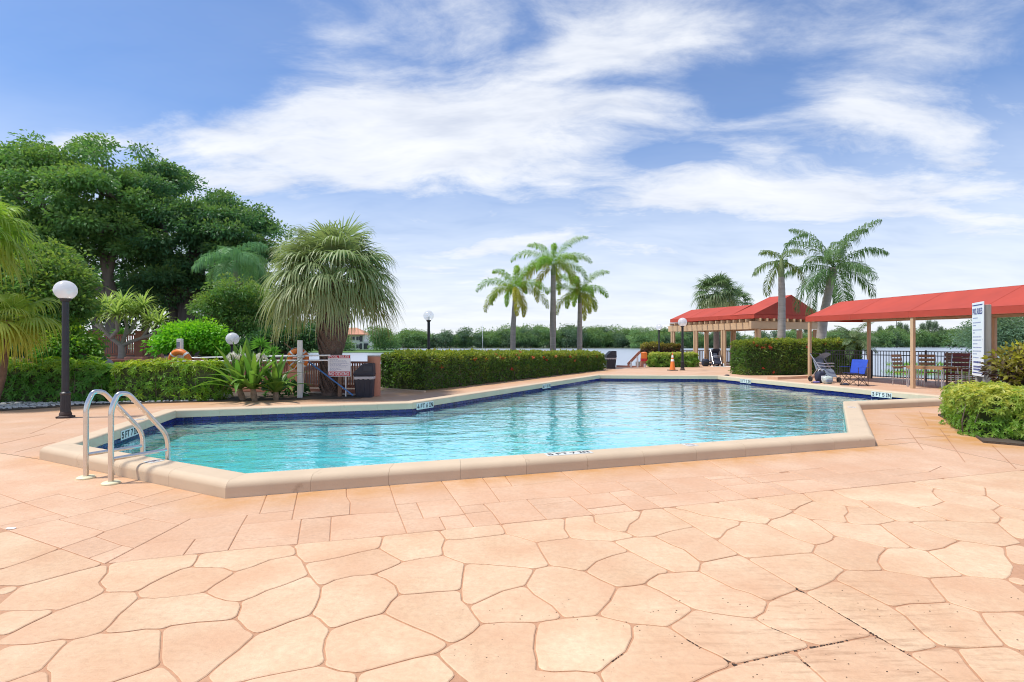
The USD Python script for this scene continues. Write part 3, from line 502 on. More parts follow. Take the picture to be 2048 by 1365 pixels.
# ================================================================ VEGETATION
def unit(v): return v / (np.linalg.norm(v, axis=-1, keepdims=True) + 1e-12)
def leaves(P, D, L, W, droop=.0, roll=None, mid=.45):
    """One diamond leaf of two triangles per row: base P, direction D, length L, width W. Returns (vertices, faces)."""
    n = len(P); L = np.broadcast_to(L, n); W = np.broadcast_to(W, n); r = RNG.normal(size=(n, 3)) if roll is None else roll
    S = unit(np.cross(D, r)); M = P + D * (L * mid)[:, None]; T = P + D * L[:, None]; T[:, 2] -= droop * L
    U = np.cross(S, D); M = M + U * (W * .12)[:, None]
    v = np.stack([P, M - S * (W / 2)[:, None], T, M + S * (W / 2)[:, None]], 1).reshape(-1, 3)
    b = np.arange(n)[:, None] * 4; f = np.concatenate([b + [0, 1, 2], b + [0, 2, 3]], 0)
    return v, f
def whorls(P, A, k, L, W, spread=.9, droop=.15):
    """k leaflets radiating from every point P round the axis A (umbrella leaves)."""
    n = len(P); A = unit(A); ref = np.where(np.abs(A[:, 2:]) < .9, [[0, 0, 1.0]], [[1.0, 0, 0]]); u = unit(np.cross(A, ref)); w = np.cross(A, u)
    a = (np.arange(k) * 2 * np.pi / k)[None] + RNG.uniform(0, 6, (n, 1)); s = spread * RNG.uniform(.75, 1.15, (n, k))
    D = unit(np.cos(a)[..., None] * u[:, None] * s[..., None] + np.sin(a)[..., None] * w[:, None] * s[..., None] + A[:, None] * (1.15 - s)[..., None])
    Pk = np.repeat(P[:, None], k, 1).reshape(-1, 3); Lk = (RNG.uniform(.75, 1.15, (n, k)) * np.broadcast_to(L, n)[:, None]).ravel()
    return leaves(Pk, D.reshape(-1, 3), Lk, Lk * W, droop, roll=np.repeat(A[:, None], k, 1).reshape(-1, 3) + RNG.normal(0, .25, (n * k, 3)))
M_core = pbr('hedge_twigs', (.06, .085, .028), .95, .4, 14)
M_bark = pbr('grey_bark', (.17, .14, .11), .9, .3, 5, bump=.8, bscale=18, stretch=(1, 1, .3))
M_bark_dark = pbr('dark_fluted_bark', (.11, .09, .075), .9, .35, 3, bump=1.0, bscale=8, stretch=(2.5, 2.5, .25), bdist=.06)
M_palmbark = pbr('palm_bark', (.30, .27, .235), .85, .2, 3, bump=.6, bscale=14, stretch=(.5, .5, 3))
M_boot = pbr('palm_boots', (.155, .105, .08), .9, .35, 9, bump=.8, bscale=30)
M_shaft = pbr('green_crownshaft', (.16, .21, .08), .6, .2, 4)
M_petiole = pbr('palm_petiole', (.15, .17, .05), .6, .2, 5)
LM = {
    'ixora': leafmat('ixora_leaves', [(.03, .06, .012), (.065, .12, .018), (.12, .18, .022), (.17, .22, .025)], tip=(.26, .27, .03)),
    'schef': leafmat('umbrella_leaves', [(.05, .11, .012), (.09, .17, .017), (.14, .22, .022)], tip=(.30, .33, .02)),
    'schef_dark': leafmat('green_umbrella_leaves', [(.035, .095, .014), (.06, .14, .018), (.10, .185, .02)], tip=(.22, .31, .02)),
    'variegated': leafmat('variegated_leaves', [(.05, .10, .012), (.11, .15, .018), (.24, .24, .035), (.32, .29, .065), (.08, .13, .014)], tip=(.44, .41, .09)),
    'croton': leafmat('croton_leaves', [(.02, .010, .010), (.035, .05, .010), (.045, .012, .012), (.035, .075, .012), (.08, .10, .012)], tip=(.42, .40, .02)),
    'croton_far': leafmat('dark_croton_leaves', [(.03, .012, .012), (.05, .02, .014), (.04, .05, .012), (.08, .03, .015)], tip=(.24, .24, .03)),
    'banyan': leafmat('banyan_leaves', [(.022, .058, .024), (.040, .092, .034), (.062, .125, .042)], tip=(.14, .205, .045)),
    'bright_tree': leafmat('bright_tree_leaves', [(.04, .088, .026), (.06, .122, .032), (.09, .155, .038)], tip=(.17, .235, .05)),
    'shrub_bright': leafmat('bright_shrub_leaves', [(.05, .15, .01), (.085, .215, .012), (.13, .27, .015)], tip=(.22, .38, .02)),
    'bush': leafmat('light_bush_leaves', [(.04, .085, .022), (.06, .115, .026), (.085, .145, .032)], tip=(.18, .22, .04)),
    'dark': leafmat('shade_leaves', [(.018, .045, .016), (.03, .07, .02), (.04, .09, .024)]),
    'far': leafmat('far_tree_leaves', [(.045, .085, .036), (.065, .115, .04), (.09, .145, .042)], tip=(.14, .19, .045)),
    'far_dark': leafmat('far_dark_leaves', [(.035, .062, .04), (.048, .08, .046), (.06, .095, .048)], tip=(.10, .14, .05)),
    'pine': leafmat('casuarina_needles', [(.05, .075, .05), (.07, .10, .06)], tip=(.10, .13, .07)),
    'sabal': leafmat('sabal_fans', [(.085, .11, .05), (.115, .145, .068), (.15, .18, .09)], tip=(.25, .20, .085), trans=.3),
    'sabal_far': leafmat('far_sabal_fans', [(.035, .06, .025), (.06, .09, .035), (.085, .115, .045)], tip=(.22, .19, .07), trans=.25),
    'livistona': leafmat('yellow_fans', [(.08, .13, .02), (.115, .17, .024), (.15, .20, .028)], tip=(.36, .27, .03), trans=.4),
    'foxtail': leafmat('foxtail_leaflets', [(.07, .13, .016), (.11, .18, .02), (.15, .23, .025)], tip=(.27, .23, .025)),
    'queen': leafmat('queen_leaflets', [(.032, .065, .024), (.05, .09, .032), (.07, .115, .036)], tip=(.14, .17, .036)),
    'queen_blue': leafmat('green_queen_leaflets', [(.055, .115, .05), (.08, .15, .065), (.10, .18, .075)], tip=(.15, .21, .07)),
    'pandanus': leafmat('pandanus_straps', [(.10, .15, .04), (.14, .195, .055), (.19, .245, .075)], tip=(.28, .30, .11)),
    'crinum': leafmat('crinum_straps', [(.035, .085, .015), (.055, .115, .02), (.08, .145, .024)], tip=(.18, .20, .03)),
    'ferny': leafmat('fern_fronds', [(.05, .12, .02), (.08, .17, .025), (.12, .21, .03)]),
}
M_petal = pbr('red_flower_petals', (.62, .055, .035), .5, .25, 30)
M_petal_o = pbr('orange_flower_petals', (.62, .14, .06), .5, .25, 30)
M_petal_w = pbr('white_lily_petals', (.80, .78, .66), .5, .08, 20)

def hedge(name, label, p0, p1, depth, h0, h1, kind, leaf, dens, lm, cat='hedge', core=True, lump=.07, wh=0, flowers=None, group=None, tipband=.32, z0=0.0):
    """Clipped hedge from p0 to p1 (the middle line); leaves stand on and under its lumpy skin, dark twigs inside."""
    p0, p1 = np.asarray(p0, float)[:2], np.asarray(p1, float)[:2]; L = np.linalg.norm(p1 - p0); e = (p1 - p0) / L; nr = np.array([-e[1], e[0]]); rz = math.atan2(e[1], e[0])
    o = thing(name, label, cat, (*(p0 + p1) / 2, z0), rz, group); hm = (h0 + h1) / 2
    A = [L * hm, L * hm, L * depth, depth * hm, depth * hm]; n = int(dens * sum(A)); which = RNG.choice(5, n, p=np.array(A) / sum(A))
    s, q, t = RNG.uniform(-1, 1, n), RNG.uniform(-1, 1, n), RNG.uniform(0, 1, n) ** .85
    x = np.where(which == 3, -1, np.where(which == 4, 1, s)); y = np.where(which == 0, -1, np.where(which == 1, 1, q)); z = np.where(which == 2, 1, t)
    P = np.stack([x * L / 2, y * depth / 2, z], -1); P[:, 2] *= h0 + (h1 - h0) * (x + 1) / 2
    Nn = np.zeros((n, 3)); Nn[which == 0, 1] = -1; Nn[which == 1, 1] = 1; Nn[which == 2, 2] = 1; Nn[which == 3, 0] = -1; Nn[which == 4, 0] = 1
    # round the shoulders, then lumps
    hh = h0 + (h1 - h0) * (x + 1) / 2; rr = min(.22, depth * .3)
    cy = np.clip(P[:, 1], -depth / 2 + rr, depth / 2 - rr); cz = np.minimum(P[:, 2], hh - rr); cx = np.clip(P[:, 0], -L / 2 + rr, L / 2 - rr)
    C = np.stack([cx, cy, cz], -1); d = P - C; ln = np.linalg.norm(d, axis=1, keepdims=True); far = ln[:, 0] > 1e-6; d2 = np.where(far[:, None], d / np.maximum(ln, 1e-6), Nn)
    P = np.where((ln > rr), C + d2 * rr, P); Nn = unit(Nn * .4 + d2)
    nz = meshkit.fbm(P * 2.2 + 7.3 * len(label), 3) - .5; nz2 = meshkit.noise(P * 6 + 3) - .5
    P = P + Nn * (nz * lump * 3.2 + nz2 * lump * 1.4)[:, None] - Nn * np.abs(RNG.normal(0, .05, n))[:, None] + Nn * np.where(RNG.random(n) < .05, RNG.uniform(0, .07, n), 0)[:, None]
    P[:, 2] = np.maximum(P[:, 2], .02)
    hfrac = P[:, 2] / hh; tint = np.clip((hfrac - (1 - tipband)) / tipband, 0, 1) * .8 * RNG.uniform(.2, 1.2, n) + (nz > .08) * .25 * RNG.random(n)
    tint = np.clip(tint, 0, 1)
    if wh:
        Aw = unit(Nn + RNG.normal(0, .45, (n, 3)) + [0, 0, .35]); v, f = whorls(P, Aw, wh, leaf * RNG.uniform(.7, 1.25, n), .36); tv = np.repeat(tint, wh * 4)
    else:
        D = unit(Nn * .55 + RNG.normal(0, .6, (n, 3)) + [0, 0, .35]); Lf = leaf * RNG.uniform(.65, 1.3, n); v, f = leaves(P, D, Lf, Lf * .5, .1); tv = np.repeat(tint, 4)
    part(o, 'leaves', (v, f), lm, prim={'tint': tv})
    if core:
        m = trimesh.creation.box((1, 1, 1)); 
        for _ in range(3): m = m.subdivide()
        cv = np.array(m.vertices); hx = h0 + (h1 - h0) * (cv[:, 0] + .5); ins = max(.10, leaf * 1.1) if kind != 'v' else .24
        cv = np.stack([cv[:, 0] * (L - 2 * ins), cv[:, 1] * (depth - 2 * ins), (cv[:, 2] + .5) * (hx - ins)], -1); cv += (meshkit.noise(cv * 4) - .5)[:, None] * .08 * np.sign(cv + 1e-9)
        cv[:, 2] = np.maximum(cv[:, 2], .0); part(o, 'twigs', (cv, m.faces), M_core)
        st = MB()
        for _ in range(int(L * 9)):
            a = np.array([RNG.uniform(-L / 2 + .08, L / 2 - .08), -depth / 2 + RNG.uniform(.03, .2), 0.0]); b = a + [RNG.normal(0, .12), RNG.uniform(-.06, .1), hm * RNG.uniform(.35, .85)]
            st.tube([a, (a + b) / 2 + RNG.normal(0, .03, 3), b], [.011, .008, .004], 4, False)
        part(o, 'stems', st, M_bark)
    if flowers:
        for sx, sz, side in flowers:
            x_ = sx * L / 2; hh_ = h0 + (h1 - h0) * (sx + 1) / 2; c = np.array([x_, -depth / 2 - .01, sz * hh_]) if side == 0 else np.array([x_, -depth / 2 + RNG.uniform(.1, depth * .5), hh_ + .03])
            if side == 0 and sz > .85: c[1] += .1
            nrm = np.array([0, -1, .5]) if side == 0 else np.array([0, -.4, 1.0]); k = 26
            Pc = c + RNG.normal(0, .03, (k, 3)); Dd = unit(nrm + RNG.normal(0, .7, (k, 3))); vv, ff = leaves(Pc, Dd, RNG.uniform(.035, .06, k), .034)
            part(o, 'flower_cluster', (vv, ff), M_petal if RNG.random() < .62 else M_petal_o)
    return o

def clumps_on(lobes, n, lo=.6, down=-.35, gap=.0, seed=1):
    w = np.array([l[1][0] * l[1][1] + l[1][0] * l[1][2] for l in lobes]); idx = RNG.choice(len(lobes), n, p=w / w.sum())
    d = unit(RNG.normal(size=(n * 3, 3))); d = d[d[:, 2] > down][:n]
    while len(d) < n: d = np.vstack([d, d])[:n]
    r = RNG.uniform(lo, 1.0, n); far_ = RNG.random(n) < .10; r = np.where(far_ & (d[:, 2] > -.1), r * 1.22, r); C = np.array([lobes[i][0] for i in idx]); R = np.array([lobes[i][1] for i in idx]); P = C + d * R * r[:, None]
    if gap:
        k = meshkit.noise(P * .55 + seed * 3.1) > gap; P, d, C, R = P[k], d[k], C[k], R[k]
    return P, d, C, R
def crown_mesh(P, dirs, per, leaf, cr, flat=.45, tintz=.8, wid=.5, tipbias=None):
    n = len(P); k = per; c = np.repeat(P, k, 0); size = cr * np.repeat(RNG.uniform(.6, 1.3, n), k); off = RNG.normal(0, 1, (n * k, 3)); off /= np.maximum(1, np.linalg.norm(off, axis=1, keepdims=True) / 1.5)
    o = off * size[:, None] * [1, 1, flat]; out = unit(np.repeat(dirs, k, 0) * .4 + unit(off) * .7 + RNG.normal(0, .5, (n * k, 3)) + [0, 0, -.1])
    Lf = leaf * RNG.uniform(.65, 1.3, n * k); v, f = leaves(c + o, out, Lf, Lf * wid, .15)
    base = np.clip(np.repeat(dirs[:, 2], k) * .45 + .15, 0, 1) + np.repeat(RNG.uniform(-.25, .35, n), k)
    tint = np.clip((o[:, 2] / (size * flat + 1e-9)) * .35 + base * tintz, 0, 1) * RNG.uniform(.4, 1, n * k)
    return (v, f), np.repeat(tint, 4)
def limb_path(a, b, sag=.25, n=6):
    t = np.linspace(0, 1, n)[:, None]; a, b = np.asarray(a, float), np.asarray(b, float); p = a * (1 - t) + b * t
    L = np.linalg.norm(b - a); p += (RNG.normal(0, .035 * L, (n, 3))) * np.sin(np.pi * t); p[:, 2] += np.sin(np.pi * t[:, 0]) * sag * L * .25
    return p
def split_lobes(lobes, k=3, seed=0):
    r = np.random.default_rng(seed); out = []
    for c, R in lobes:
        for _ in range(k):
            d = unit(r.normal(size=3)) * r.uniform(.35, .95); out.append((c + d * R * [1, 1, 1.15], R * r.uniform(.38, .68)))
    return out
def tree(name, label, base, trunks, lobes, nclump, per, leaf, cr, lm, bark, group=None, cat='tree', nbranch=30, gap=0.0, flat=.45, lo=.6, down=-.35, seed=1, wid=.5, split=0):
    if split: lobes = lobes + split_lobes(lobes, split, seed)
    """trunks: [(points, r0, r1)] in world space; lobes: [(centre, radii)] in world space."""
    o = thing(name, label, cat, base, 0, group); B = np.asarray(base, float)
    tops = []
    for pts, r0, r1 in trunks:
        p = np.asarray(pts, float) - B; t = np.linspace(0, len(p) - 1, len(p) * 4); q = np.stack([np.interp(t, np.arange(len(p)), p[:, i]) for i in range(3)], -1)
        q[1:-1] += RNG.normal(0, r0 * .12, (len(q) - 2, 3)); rr = np.linspace(r0, r1, len(q)); 
        if p[0, 2] < .5: rr[0] *= 1.7; rr[1] *= 1.25
        part(o, 'trunk', MB().tube(q, rr, 12), bark, smooth=50); tops += [q[-1], q[-3], q[len(q) // 2]]
    P, d, C, R = clumps_on(lobes, nclump, lo, down, gap, seed)
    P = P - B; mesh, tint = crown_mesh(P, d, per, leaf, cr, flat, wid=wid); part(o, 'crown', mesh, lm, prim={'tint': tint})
    br = MB(); tops = np.array(tops)
    for i in RNG.choice(len(P), min(nbranch, len(P)), replace=False):
        a = tops[np.argmin(np.linalg.norm(tops - P[i], axis=1) + 1.5 * np.maximum(0, tops[:, 2] - P[i, 2]))]; L = np.linalg.norm(P[i] - a); br.tube(limb_path(a, P[i]), np.linspace(min(.16, .02 + .022 * L), .02, 6), 5, False)
    if nbranch: part(o, 'branches', br, bark, smooth=50)
    return o
def pixlobe(px, py, rpx, rpy, Y, deep=None):
    c = at(px, py, Y); k = Y / F; return (c, np.array([rpx * k, (deep if deep is not None else rpx * k * .8), rpy * k]))

# ---------------------------------------------------------------- palms
def arc(L, pitch, droop, n=12, power=1.4):
    t = np.linspace(0, 1, n); th = pitch - droop * t ** power; dx = np.cos(th); dz = np.sin(th)
    x = np.concatenate([[0], np.cumsum((dx[1:] + dx[:-1]) / 2)]) * L / (n - 1); z = np.concatenate([[0], np.cumsum((dz[1:] + dz[:-1]) / 2)]) * L / (n - 1)
    return np.stack([x, np.zeros(n), z], -1)
def pinnate(L, pitch, droop, yaw, nl, ll, lw, style, hang=.5, twist=0.0, rach=.022, tint=0.0):
    c = arc(L, pitch, droop, 14); s = np.linspace(.10, .995, nl); t = s * 13; i = np.clip(t.astype(int), 0, 12); fr = (t - i)[:, None]; P = c[i] * (1 - fr) + c[i + 1] * fr; T = unit(c[i + 1] - c[i])
    side = np.tile([0, 1.0, 0], (nl, 1)); up = np.cross(T, side) * -1; prof = np.clip(np.sin(np.pi * (s * .86 + .10)) ** .6, .12, 1)
    vs, fs, n0, tn = [], [], 0, []
    reps = ((1, 0.0), (-1, 0.0)) if style != 'fox' else tuple((1, a) for a in np.linspace(0, 2 * np.pi, 7)[:-1])
    for sg, a0 in reps:
        if style == 'fox':
            a = a0 + RNG.normal(0, .5, nl); D = unit(np.cos(a)[:, None] * side + np.sin(a)[:, None] * up + T * .75 + RNG.normal(0, .22, (nl, 3)))
        else:
            lift = .25 if style == 'v' else RNG.normal(.05, .22, nl)[:, None] if style == 'plume' else .1
            D = unit(sg * side + T * RNG.uniform(.35, .75, nl)[:, None] + up * lift)
        Lf = ll * prof * RNG.uniform(.8, 1.1, nl); M = P + D * (Lf * .5)[:, None]; M[:, 2] -= hang * Lf * .12; E = P + D * (Lf * (.93 - .35 * hang))[:, None]; E[:, 2] -= hang * Lf * .72
        S = unit(np.cross(D, up + RNG.normal(0, .25, (nl, 3)))); w = lw * np.ones(nl)
        v = np.stack([P, M - S * (w / 2)[:, None], E, M + S * (w / 2)[:, None]], 1).reshape(-1, 3); b = np.arange(nl)[:, None] * 4 + n0
        vs.append(v); fs.append(np.concatenate([b + [0, 1, 3], b + [1, 2, 3]])); n0 += len(v)
    rv, rf = tube(c, np.linspace(rach, rach * .25, 14), 5, False); vs.append(rv); fs.append(rf + n0)
    v = np.vstack(vs); cy, sy = math.cos(yaw), math.sin(yaw); v = v @ np.array([[cy, sy, 0], [-sy, cy, 0], [0, 0, 1]])
    tn = np.clip(np.full(len(v), tint) + RNG.normal(0, .06, len(v)), 0, 1)
    return (v, np.vstack(fs)), tn
def fan(lp, R, pitch, yaw, nseg, droop, spread=115, tint=0.0, w=.05, curl=.35, pet_droop=.5):
    c = arc(lp, pitch, pet_droop * .5, 6); T = unit(c[-1] - c[-2]); side = np.array([0, 1.0, 0]); up = np.cross(T, side) * -1; hub = c[-1]
    a = np.radians(np.linspace(-spread, spread, nseg)); ts = np.array([.02, .38, .62, .82, 1.0]); ws = np.array([.15, 1, .75, .45, .06]); vs, tn = [], []
    D = np.cos(a)[:, None] * T + np.sin(a)[:, None] * side + up * (.18 + RNG.normal(0, .05, nseg))[:, None]; D = unit(D)
    Lf = R * (.70 + .30 * np.cos(a * .75)) * RNG.uniform(.9, 1.07, nseg); S = unit(np.cross(D, up)); dr = droop * RNG.uniform(.7, 1.3, nseg)
    hw = R * .38 * math.radians(2 * spread) / nseg * .55
    for t_, w_ in zip(ts, ws):
        p = hub + D * (Lf * t_ * (1 - .35 * np.minimum(1, dr * t_ ** 2)))[:, None]; p[:, 2] -= dr * Lf * np.maximum(0, t_ - .3) ** 1.7 * 1.25; p += up * (-curl * R * .10 * t_ ** 2)
        vs += [p - S * hw * w_, p + S * hw * w_]; tn.append(np.full(nseg, np.clip(tint + .5 * max(0, t_ - .55), 0, 1))); tn.append(tn[-1])
    v = np.stack(vs, 1).reshape(-1, 3); b = np.arange(nseg)[:, None] * 10; f = np.concatenate([np.concatenate([b + [2 * k, 2 * k + 1, 2 * k + 3], b + [2 * k, 2 * k + 3, 2 * k + 2]]) for k in range(4)])
    tv = np.stack(tn, 1).ravel(); pv, pf = tube(c, np.linspace(.022, .012, 6), 5, False)
    f = np.vstack([f, pf + len(v)]); v = np.vstack([v, pv]); tv = np.concatenate([tv, np.full(len(pv), tint)])
    cy, sy = math.cos(yaw), math.sin(yaw); v = v @ np.array([[cy, sy, 0], [-sy, cy, 0], [0, 0, 1]])
    return (v, f), np.clip(tv + RNG.normal(0, .04, len(tv)), 0, 1)
def palm(name, label, base, trunk, fronds, lm, bark, shaft=None, boots=False, group=None, rings=True):
    """trunk: [(dx, dy, z, r)], fronds: [((mesh), tint)] rooted at the trunk's top."""
    o = thing(name, label, 'palm tree', base, 0, group); tr = np.array(trunk, float); t = np.linspace(0, len(tr) - 1, 26 if rings else 14); q = np.stack([np.interp(t, np.arange(len(tr)), tr[:, i]) for i in range(4)], -1)
    if rings: q[1::2, 3] *= .965
    part(o, 'trunk', MB().tube(q[:, :3], q[:, 3], 14), bark, smooth=40); top = q[-1, :3]
    if shaft:
        h, r = shaft; part(o, 'crownshaft', MB().tube([top - [0, 0, .05], top + [0, 0, h * .3], top + [0, 0, h]], [r, r * 1.08, r * .55], 12), M_shaft, smooth=50); top = top + [0, 0, h * .85]
    if boots:
        m = MB(); z0, z1 = boots; nb = int((z1 - z0) / .055)
        for i in range(nb):
            z = z0 + (z1 - z0) * i / nb; c = np.array([np.interp(z, tr[:, 2], tr[:, k]) for k in (0, 1)]); r = np.interp(z, tr[:, 2], tr[:, 3])
            for k in range(9):
                a = k * 2 * np.pi / 9 + (i % 2) * np.pi / 9 + i * .23; d = np.array([math.cos(a), math.sin(a), 0]); s = np.array([-d[1], d[0], 0]); p = np.array([*c, z]) + d * r * .93
                for sg in (1, -1): m.bar(p + s * .05 * sg, p + d * .085 + np.array([0, 0, .19]) - s * .02 * sg, .045, .018)
        part(o, 'leaf_bases', m, bark)
    for (mesh, tint) in fronds: part(o, 'frond', (mesh[0] + top, mesh[1]), lm, prim={'tint': tint})
    return o
GA = 2.39996
def fox_fronds(n, L, rng, lo=-.15, hi=1.25, nl=58, ll=.46):
    return [pinnate(L * rng.uniform(.88, 1.08), hi - (hi - lo) * (i / (n - 1)) ** .9, rng.uniform(1.5, 2.1) * (.75 if i < 2 else 1), i * GA + rng.normal(0, .15), nl, ll, .036, 'fox', .35, tint=.75 * max(0, i / (n - 1) - .55) / .45 + rng.uniform(0, .2)) for i in range(n)]
def queen_fronds(n, L, rng, nl=70, ll=.62, hang=.8, lo=-.35, hi=1.35, lw=.035, droop=1.7, tmax=.5):
    return [pinnate(L * rng.uniform(.85, 1.1), hi - (hi - lo) * (i / max(1, n - 1)), rng.uniform(droop * .8, droop * 1.1), i * GA + rng.normal(0, .2), nl, ll, lw, 'plume', hang, tint=rng.uniform(0, tmax)) for i in range(n)]

# ---- left garden ------------------------------------------------
gx = lambda px, py: G(px, py)
# hedges in front of the left fence
hedge('umbrella_hedge', 'low yellow green umbrella leaf hedge left of the crinum lilies', (-10.3, 13.75), (-7.72, 14.2), 1.0, 1.0, 1.05, 's', .105, 130, LM['schef'], wh=6, lump=.09)
hedge('umbrella_hedge', 'darker green umbrella leaf hedge behind the left lamp post, reaching the frame edge', (-15.5, 13.35), (-10.4, 13.9), 1.2, 1.02, .98, 's', .12, 105, LM['schef_dark'], wh=7, lump=.13, tipband=.25)
rng = np.random.default_rng(11)
# yellow fan palms at the left edge
for lab, base, hgt, n, R, t0, lean in (('tall yellow green fan palm with drooping fronds at the left frame edge', (-12.85, 12.4, 0), 4.1, 24, 1.05, .0, .35), ('small fan palm with yellow lower fronds beside the left lamp post', (-11.75, 12.2, 0), 2.05, 16, .95, .15, -.35)):
    fr = []
    for i in range(n):
        u = i / (n - 1); fr.append(fan(rng.uniform(.55, .9) * (1 if hgt > 3 else .62), R * rng.uniform(.85, 1.1), 1.25 - 1.75 * u, i * GA, 34, .55 + .5 * u, 105, tint=t0 + .65 * max(0, u - .55) * 2 * rng.uniform(.5, 1)))
    palm('fan_palm', lab, base, [(lean * .9, 0, 0, .085), (lean * .25, 0, hgt * .35, .07), (0, 0, hgt * .7, .06), (0, 0, hgt, .06)], fr, LM['livistona'], pbr('brown_palm_bark', (.16, .10, .065), .9, .3, 12, bump=.5) if hgt > 3 else '/World/Looks/brown_palm_bark')
# pandanus
def pandanus():
    B = at(243, 718, 21.6); o = thing('screw_pine', 'pale branched screw pine with rosettes of strap leaves by the terracotta fence', 'tree', B); br = MB()
    k = 21.6 / F; fork = np.array([0, 0, 20 * k + .0])
    def L(px, py, dy=0): return at(px, py, 21.6 + dy) - B
    fk = L(243, 692); br.tube([L(243, 722), L(244, 706), fk], [.15, .13, .12], 10)
    limbs = [[fk, L(222, 676, -.2), L(205, 658, -.3), L(200, 642, -.3)], [fk, L(262, 684, .2), L(285, 676, .2), L(298, 655, .2)], [fk, L(250, 672, .3), L(254, 655, .4), L(250, 640, .5)], [L(222, 676, -.2), L(236, 660, -.5), L(232, 642, -.7)], [L(250, 672, .3), L(266, 655, .6), L(272, 640, .8)], [L(285, 676, .2), L(306, 670, .0), L(318, 655, -.1)], [L(205, 658, -.3), L(190, 648, .2), L(182, 636, .3)]]
    for l in limbs: br.tube(l, np.linspace(.085, .05, len(l)), 8)
    part(o, 'trunk', br, pbr('pale_pandanus_bark', (.38, .34, .29), .85, .15, 6, bump=.4, stretch=(1, 1, 4)), smooth=50)
    tops = [(200, 632, -.3), (300, 645, .2), (250, 625, .5), (232, 630, -.7), (272, 628, .8), (318, 648, -.1), (182, 630, .3), (215, 618, .2), (285, 615, .5), (245, 612, -.2)]
    for (px, py, dy) in tops:
        c = L(px, py, dy); n = 60; V, Fs, n0 = [], [], 0
        for i in range(n):
            el = 1.35 - 1.6 * i / n; yaw = i * GA; a = arc(rng.uniform(.75, 1.05), el, rng.uniform(.7, 1.5), 5, 1.8); cy, sy = math.cos(yaw), math.sin(yaw); a = a @ np.array([[cy, sy, 0], [-sy, cy, 0], [0, 0, 1]]); s = np.array([-sy, cy, 0]); w = np.array([.03, .035, .03, .02, .003])[:, None]
            v = np.stack([a - s * w, a + s * w], 1).reshape(-1, 3) + c; b = np.arange(4)[:, None] * 2; V.append(v); Fs.append(np.concatenate([b + [0, 1, 3], b + [0, 3, 2]]) + n0); n0 += 10
        V = np.vstack(V); part(o, 'leaf_rosette', (V, np.vstack(Fs)), LM['pandanus'], prim={'tint': np.clip(RNG.uniform(0, .6, len(V)), 0, 1)})
pandanus()
# big banyans
YB = 31.0
def px3(px, py, Y=YB): return at(px, py, Y)
GZ = .85
bz = lambda px, Y: np.array([(px - 1024) * Y / F, Y, GZ])
def outline_lobes(poly, n, Y, dspan, seed, r0=12, r1=30, tilt=.62):
    """Small leaf masses scattered through a crown whose silhouette is given; nearer ones hang lower."""
    r = np.random.default_rng(seed); P = Polygon(poly); x0, y0, x1, y1 = P.bounds; out = []
    while len(out) < n:
        x, y = r.uniform(x0, x1), r.uniform(y0, y1); rad = r.uniform(r0, r1)
        if P.contains(Point(x, y)):
            d = P.exterior.distance(Point(x, y)); rad = min(rad, 8 + d); Yd = Y + r.uniform(-1, 1) * dspan * min(1, .25 + d / 90); out.append(pixlobe(x, y, rad * r.uniform(1.0, 1.7), rad * tilt * r.uniform(.7, 1.2), Yd, rad * Yd / F * 1.3))
    return out
BAN = [(258, 345), (282, 296), (300, 288), (318, 318), (345, 330), (372, 366), (420, 388), (482, 396), (520, 425), (538, 462), (572, 466), (560, 492), (535, 520), (520, 570), (470, 625), (420, 600), (380, 570), (330, 610), (280, 590), (250, 480)]
LFT = [(-60, 320), (8, 318), (40, 303), (62, 282), (92, 274), (104, 296), (150, 318), (172, 292), (205, 276), (232, 290), (262, 318), (288, 352), (292, 420), (275, 520), (240, 540), (200, 500), (150, 545), (110, 570), (-60, 580)]
tree('banyan_tree', 'huge dark green banyan with fluted trunk, its crown sloping down to the fan palm', bz(382, 33), [([bz(382, 33), px3(385, 600, 33), px3(392, 520, 33), px3(385, 430, 33)], .85, .2), ([bz(370, 33.4), px3(360, 580, 33.4), px3(330, 480, 33.2), px3(310, 380, 33)], .5, .14), ([bz(398, 32.6), px3(415, 590, 32.8), px3(450, 490, 33)], .45, .2), ([bz(350, 33), px3(345, 600, 33), px3(300, 440, 33)], .3, .15)],
     outline_lobes(BAN, 125, 33, 4.2, 12), 1550, 60, .205, .48, LM['banyan'], M_bark_dark, nbranch=90, gap=.0, seed=2, down=-.5, flat=.5, lo=.35)
tree('banyan_tree', 'tall wind swept green tree left of the banyan, spiky twigs along its top', bz(232, 31), [([bz(232, 31), px3(222, 600, 31), px3(210, 520, 31), px3(200, 440, 31), px3(205, 330, 31)], .42, .08), ([px3(222, 600, 31), px3(185, 560, 30.6), px3(150, 520, 30.2), px3(95, 440, 30), px3(70, 340, 30)], .26, .06), ([bz(205, 31.2), px3(175, 590, 31), px3(140, 570, 30.4)], .2, .1), ([px3(215, 560, 31), px3(235, 480, 31), px3(250, 370, 31)], .22, .08)],
     outline_lobes(LFT, 140, 31, 3.8, 15), 1700, 58, .205, .48, LM['bright_tree'], M_bark, nbranch=90, gap=.0, seed=5, down=-.5, flat=.5, lo=.35)
